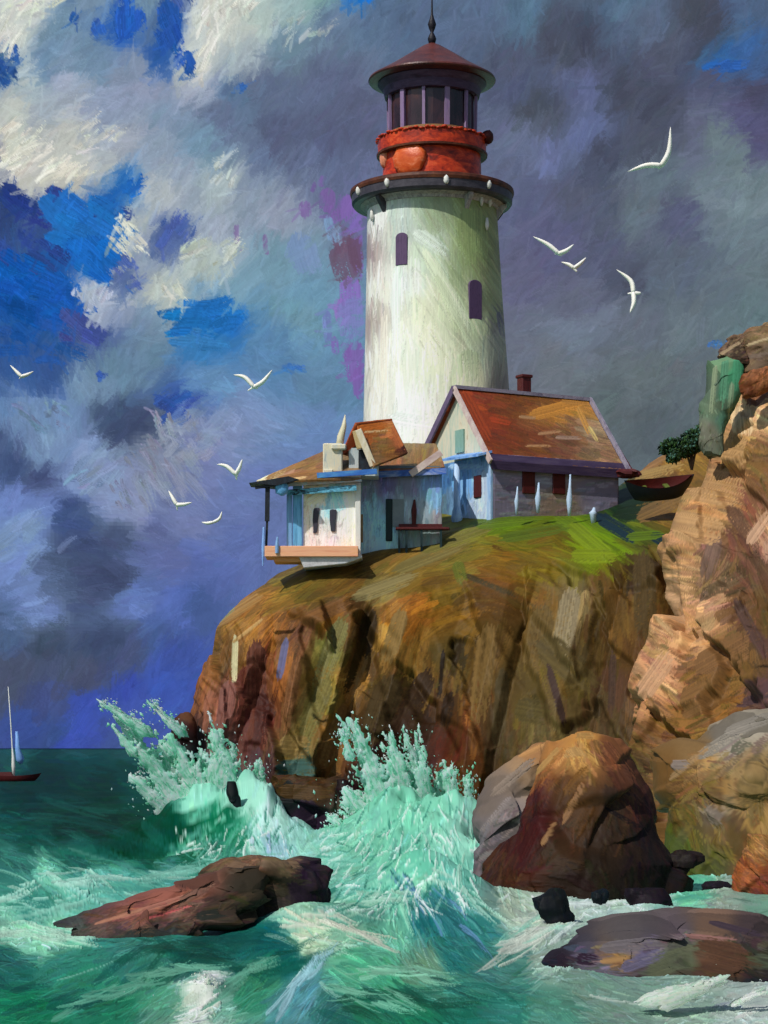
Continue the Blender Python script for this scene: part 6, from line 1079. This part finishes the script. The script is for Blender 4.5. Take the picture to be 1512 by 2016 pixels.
# ------------------------------------------------------------------ spray and foam flung up by the waves: thick torn sheets of white water plus loose flecks
def sheet(jets, y0, seed, step=1.1, thick=0.5, bias=0.16, cols=None, layers=3, gap=1.3, deg=None, sx=22, sy=9, edge=0.95):
    rg = np.random.default_rng(seed); Vs, Fs, Cs, off = [], [], [], 0
    J = np.array(jets, float)
    x0, x1 = min(J[:, 0].min(), J[:, 2].min())-60, max(J[:, 0].max(), J[:, 2].max())+60
    a0, a1 = min(J[:, 1].min(), J[:, 3].min())-40, max(J[:, 1].max(), J[:, 3].max())+30
    gx, gy = np.meshgrid(np.arange(x0, x1, step), np.arange(a0, a1, step))
    for L_i in range(layers):
        q = seed*7+L_i*13
        best = np.full(gx.shape, -9.0); ang = np.zeros(gx.shape)
        for (xa, ya, xb, yb, wa, wb, w8) in jets:
            L = math.hypot(xb-xa, yb-ya); ux, uy = (xb-xa)/L, (yb-ya)/L; nx, ny = -uy, ux
            bend = rg.normal(0, 0.05)
            t = ((gx-xa)*ux+(gy-ya)*uy)/L; lat = (gx-xa)*nx+(gy-ya)*ny+bend*L*(t*t-0.3)
            w = np.maximum(wa+(wb-wa)*np.clip(t, 0, 1), 2)/2
            st = fbm(t*L/sx+q, lat/sy+q*1.7, q, 4)*1.5+fbm(gx/7, gy/7, q+5, 3)*edge
            m = (1-np.abs(lat)/w)*0.9+st*(0.5+0.9*np.clip(t, 0, 1))*w8-0.42*np.clip(t, 0, 1)**1.5-6*np.clip(-t-0.05, 0, 9)-5*np.clip(t-1, 0, 9)+bias
            up = m > best; best = np.where(up, m, best); ang = np.where(up, math.atan2(uy, ux), ang)
        mask = best > 0.12
        cells = mask[:-1, :-1] & mask[1:, :-1] & mask[:-1, 1:] & mask[1:, 1:]
        if not cells.any(): continue
        dist = np.clip(blur(mask.astype(float), 2)*0.4+blur(mask.astype(float), 6)*0.6-0.15, 0, 1)
        T = 0.02+thick*dist*(0.8+0.4*(fbm(gx/20, gy/20, q+3, 3)+0.5))
        yc = y0+(L_i-(layers-1)/2)*gap+1.2*fbm(gx/90, gy/90, q+8)*thick+0.15*thick*fbm(gx/12, gy/12, q+9)
        m = y0/F
        # sheet grid stays in metres: x and z from the sheet's own plane, thickness along the view
        X = (gx-CX)*m; Zs = EYE+(HY-gy)*m
        Pf = np.stack([X, yc-T, Zs], -1); Pb = np.stack([X, yc+T, Zs], -1)
        S = Surf(Pf, px=gx, py=gy, cap=60, sm=1); S.front = S.sg[3, 3]
        pal = cols if cols is not None else FO
        base = np.clip((fbm(gx/22, gy/22, q+4, 4)+0.5)*1.2, 0, 0.999)
        S.C[:] = pal[(base*len(pal)).astype(int)]
        kk = np.argwhere(mask); n = int(len(kk)/14)
        for r, c in kk[rg.integers(0, len(kk), n)]:
            dab(S, int(r), int(c), ang[r, c]+rg.normal(0, 0.22), rg.uniform(10, 34), rg.uniform(2.5, 7), pal[min(int(rg.random()**1.2*len(pal)), len(pal)-1)]*rg.uniform(0.93, 1.06), 0.85, 0.5, 0.0, 1.0, 0.08)
        Pf[..., 1] -= np.clip(S.Hm, 0, 2)*0.015*thick
        idx = np.arange(gx.size).reshape(gx.shape); n2 = gx.size
        a, b_, c_, d_2 = idx[:-1, :-1][cells], idx[:-1, 1:][cells], idx[1:, 1:][cells], idx[1:, :-1][cells]
        f = [np.stack([a, d_2, c_, b_], 1), np.stack([a, b_, c_, d_2], 1)+n2]
        pc = np.pad(cells, 1)
        for sel, (p, q2) in ((~pc[:-2, 1:-1] & cells, (0, 1)), (~pc[2:, 1:-1] & cells, (2, 3)), (~pc[1:-1, :-2] & cells, (3, 0)), (~pc[1:-1, 2:] & cells, (1, 2))):
            cor_ = [idx[:-1, :-1][sel], idx[:-1, 1:][sel], idx[1:, 1:][sel], idx[1:, :-1][sel]]
            f.append(np.stack([cor_[p], cor_[q2], cor_[q2]+n2, cor_[p]+n2], 1))
        f = np.concatenate(f); used = np.unique(f); mp = np.full(n2*2, -1); mp[used] = np.arange(len(used))
        allv = np.concatenate([Pf.reshape(-1, 3), Pb.reshape(-1, 3)]); allc = np.concatenate([S.C.reshape(-1, 3)]*2)
        Vs.append(allv[used]); Cs.append(allc[used]); Fs.append(mp[f]+off); off += len(used)
    return np.concatenate(Vs), np.concatenate(Fs), np.concatenate(Cs)
FO = np.array([(214, 246, 232), (192, 240, 220), (228, 248, 238), (168, 228, 204), (214, 244, 232), (140, 212, 184), (112, 190, 162)], float)
def spray(name, label, jets, flecks, y, dy, cols=FO, seed=1, fl=1.0, gain=1.15, **kw):
    Vv, Ff, Cc = sheet(jets, y, seed, cols=cols, **kw)
    rg = np.random.default_rng(seed+100)
    # loose flecks torn off the edges
    n = flecks; J = np.array(jets, float); j = rg.integers(0, len(J), n); t = rg.random(n)**0.6*1.08
    dx, dz = J[j, 2]-J[j, 0], J[j, 3]-J[j, 1]; L = np.hypot(dx, dz); lat = rg.normal(0, 0.55, n)*(J[j, 4]+(J[j, 5]-J[j, 4])*np.clip(t, 0, 1)+6)
    px = J[j, 0]+dx*t-dz/L*lat; py = J[j, 1]+dz*t+dx/L*lat
    yy = y+rg.uniform(-dy, dy, n); m = yy/F
    P = np.stack([(px-CX)*m, yy, EYE+(HY-py)*m], 1); D = np.stack([dx/L+rg.normal(0, .3, n), rg.normal(0, .3, n), -dz/L+rg.normal(0, .3, n)], 1)
    sz = rg.lognormal(0, 0.5, n)*fl; LW = np.stack([6*sz*m, 3*sz*m, 2.6*sz*m], 1)
    D /= np.linalg.norm(D, axis=1, keepdims=True); X = np.cross(D, [0, 1, 0.2]); X /= np.linalg.norm(X, axis=1, keepdims=True); Y = np.cross(X, D)
    l, w, h = LW[:, :1], LW[:, 1:2], LW[:, 2:3]; sk = rg.normal(0, .25, (n, 1))
    v = np.stack([P-D*l/2, P+X*w/2+D*l*sk*.5, P+Y*h/2, P-X*w/2, P-Y*h/2, P+D*l/2], 1).reshape(-1, 3)
    bs = np.array([(0, 2, 1), (0, 3, 2), (0, 4, 3), (0, 1, 4), (5, 1, 2), (5, 2, 3), (5, 3, 4), (5, 4, 1)])
    ft = (np.arange(n)[:, None, None]*6+bs[None]).reshape(-1, 3)+len(Vv)
    fc = np.repeat(cols[rg.integers(0, 4, n)], 6, 0)
    V2 = np.concatenate([Vv, v]); C2 = np.concatenate([Cc, fc])
    me = bpy.data.meshes.new(name); me.vertices.add(len(V2)); me.vertices.foreach_set('co', V2.astype(np.float32).ravel())
    lp = np.concatenate([Ff.ravel(), ft.ravel()]); me.loops.add(len(lp)); me.loops.foreach_set('vertex_index', lp.astype(np.int32))
    ls = np.concatenate([np.arange(len(Ff))*4, len(Ff)*4+np.arange(len(ft))*3]); me.polygons.add(len(ls)); me.polygons.foreach_set('loop_start', ls.astype(np.int32))
    me.polygons.foreach_set('use_smooth', np.full(len(ls), True)); me.update(calc_edges=True); me.validate()
    a = me.attributes.new('pigment', 'FLOAT_COLOR', 'POINT'); cc = np.ones((len(V2), 4), np.float32); cc[:, :3] = np.clip(lin(C2)*gain, 0, .92); a.data.foreach_set('color', cc.ravel())
    me.materials.append(M_FOAM); o = link(bpy.data.objects.new(name, me)); return tag(o, label, 'spray', kind='stuff')
spray('spray', 'pale green spray bursting up the left foot of the cliff', [
 (400,1640,250,1428,90,22,1),(450,1660,330,1470,110,46,1),(430,1690,425,1500,210,120,1.1),(500,1690,520,1560,150,100,1),(500,1670,425,1445,90,30,1),(540,1690,505,1515,60,24,1),(380,1600,285,1490,60,26,1),(285,1440,206,1384,20,8,.8),(356,1440,296,1384,14,6,.8),(430,1620,455,1480,50,20,1),(520,1700,525,1590,80,50,1),(330,1590,268,1530,40,20,1),(470,1690,420,1590,90,60,.8)], 1500, 113.0, 2.0, seed=3, fl=0.75)
spray('spray', 'pale green spray leaping in front of the middle of the cliff', [
 (800,1690,700,1435,100,26,1),(790,1730,780,1530,220,140,1.1),(880,1740,880,1580,130,90,1.1),(840,1680,770,1470,110,40,1),(870,1690,812,1455,80,18,1.1),(905,1700,885,1520,90,40,1),(925,1710,918,1535,50,18,1),(760,1670,688,1560,80,40,1),(945,1740,946,1600,26,12,1),(730,1690,655,1610,60,26,1),(880,1750,920,1640,90,50,.9),(690,1490,672,1440,20,8,.9),(960,1760,1015,1690,26,14,1),(840,1720,830,1600,150,110,.6)], 1700, 104.0, 2.4, seed=4, fl=0.75)
WH = np.array([(240, 238, 226), (228, 232, 218), (206, 226, 210), (246, 244, 238), (190, 214, 198)], float)
spray('spray', 'small white splash in the foreground wave', [(385,2000,408,1928,46,20,1.7),(374,2000,345,1970,50,26,1.9),(415,2004,436,1962,44,22,1.9),(398,2008,402,1972,110,80,1.4)], 700, 40.5, 0.4, cols=WH, seed=5, thick=0.1, bias=0.0, sx=14, layers=2, gap=0.4, fl=0.9)
spray('spray', 'white foam breaking along the front of the flat rock slab', [(1280,1968,1418,1930,20,22,.6),(1310,1975,1400,1945,20,14,.8),(1448,1976,1506,1946,10,10,.5)], 40, 40.0, 0.2, cols=WH, seed=6, thick=0.12, layers=2, gap=0.25, fl=0.6, sx=50, sy=6)
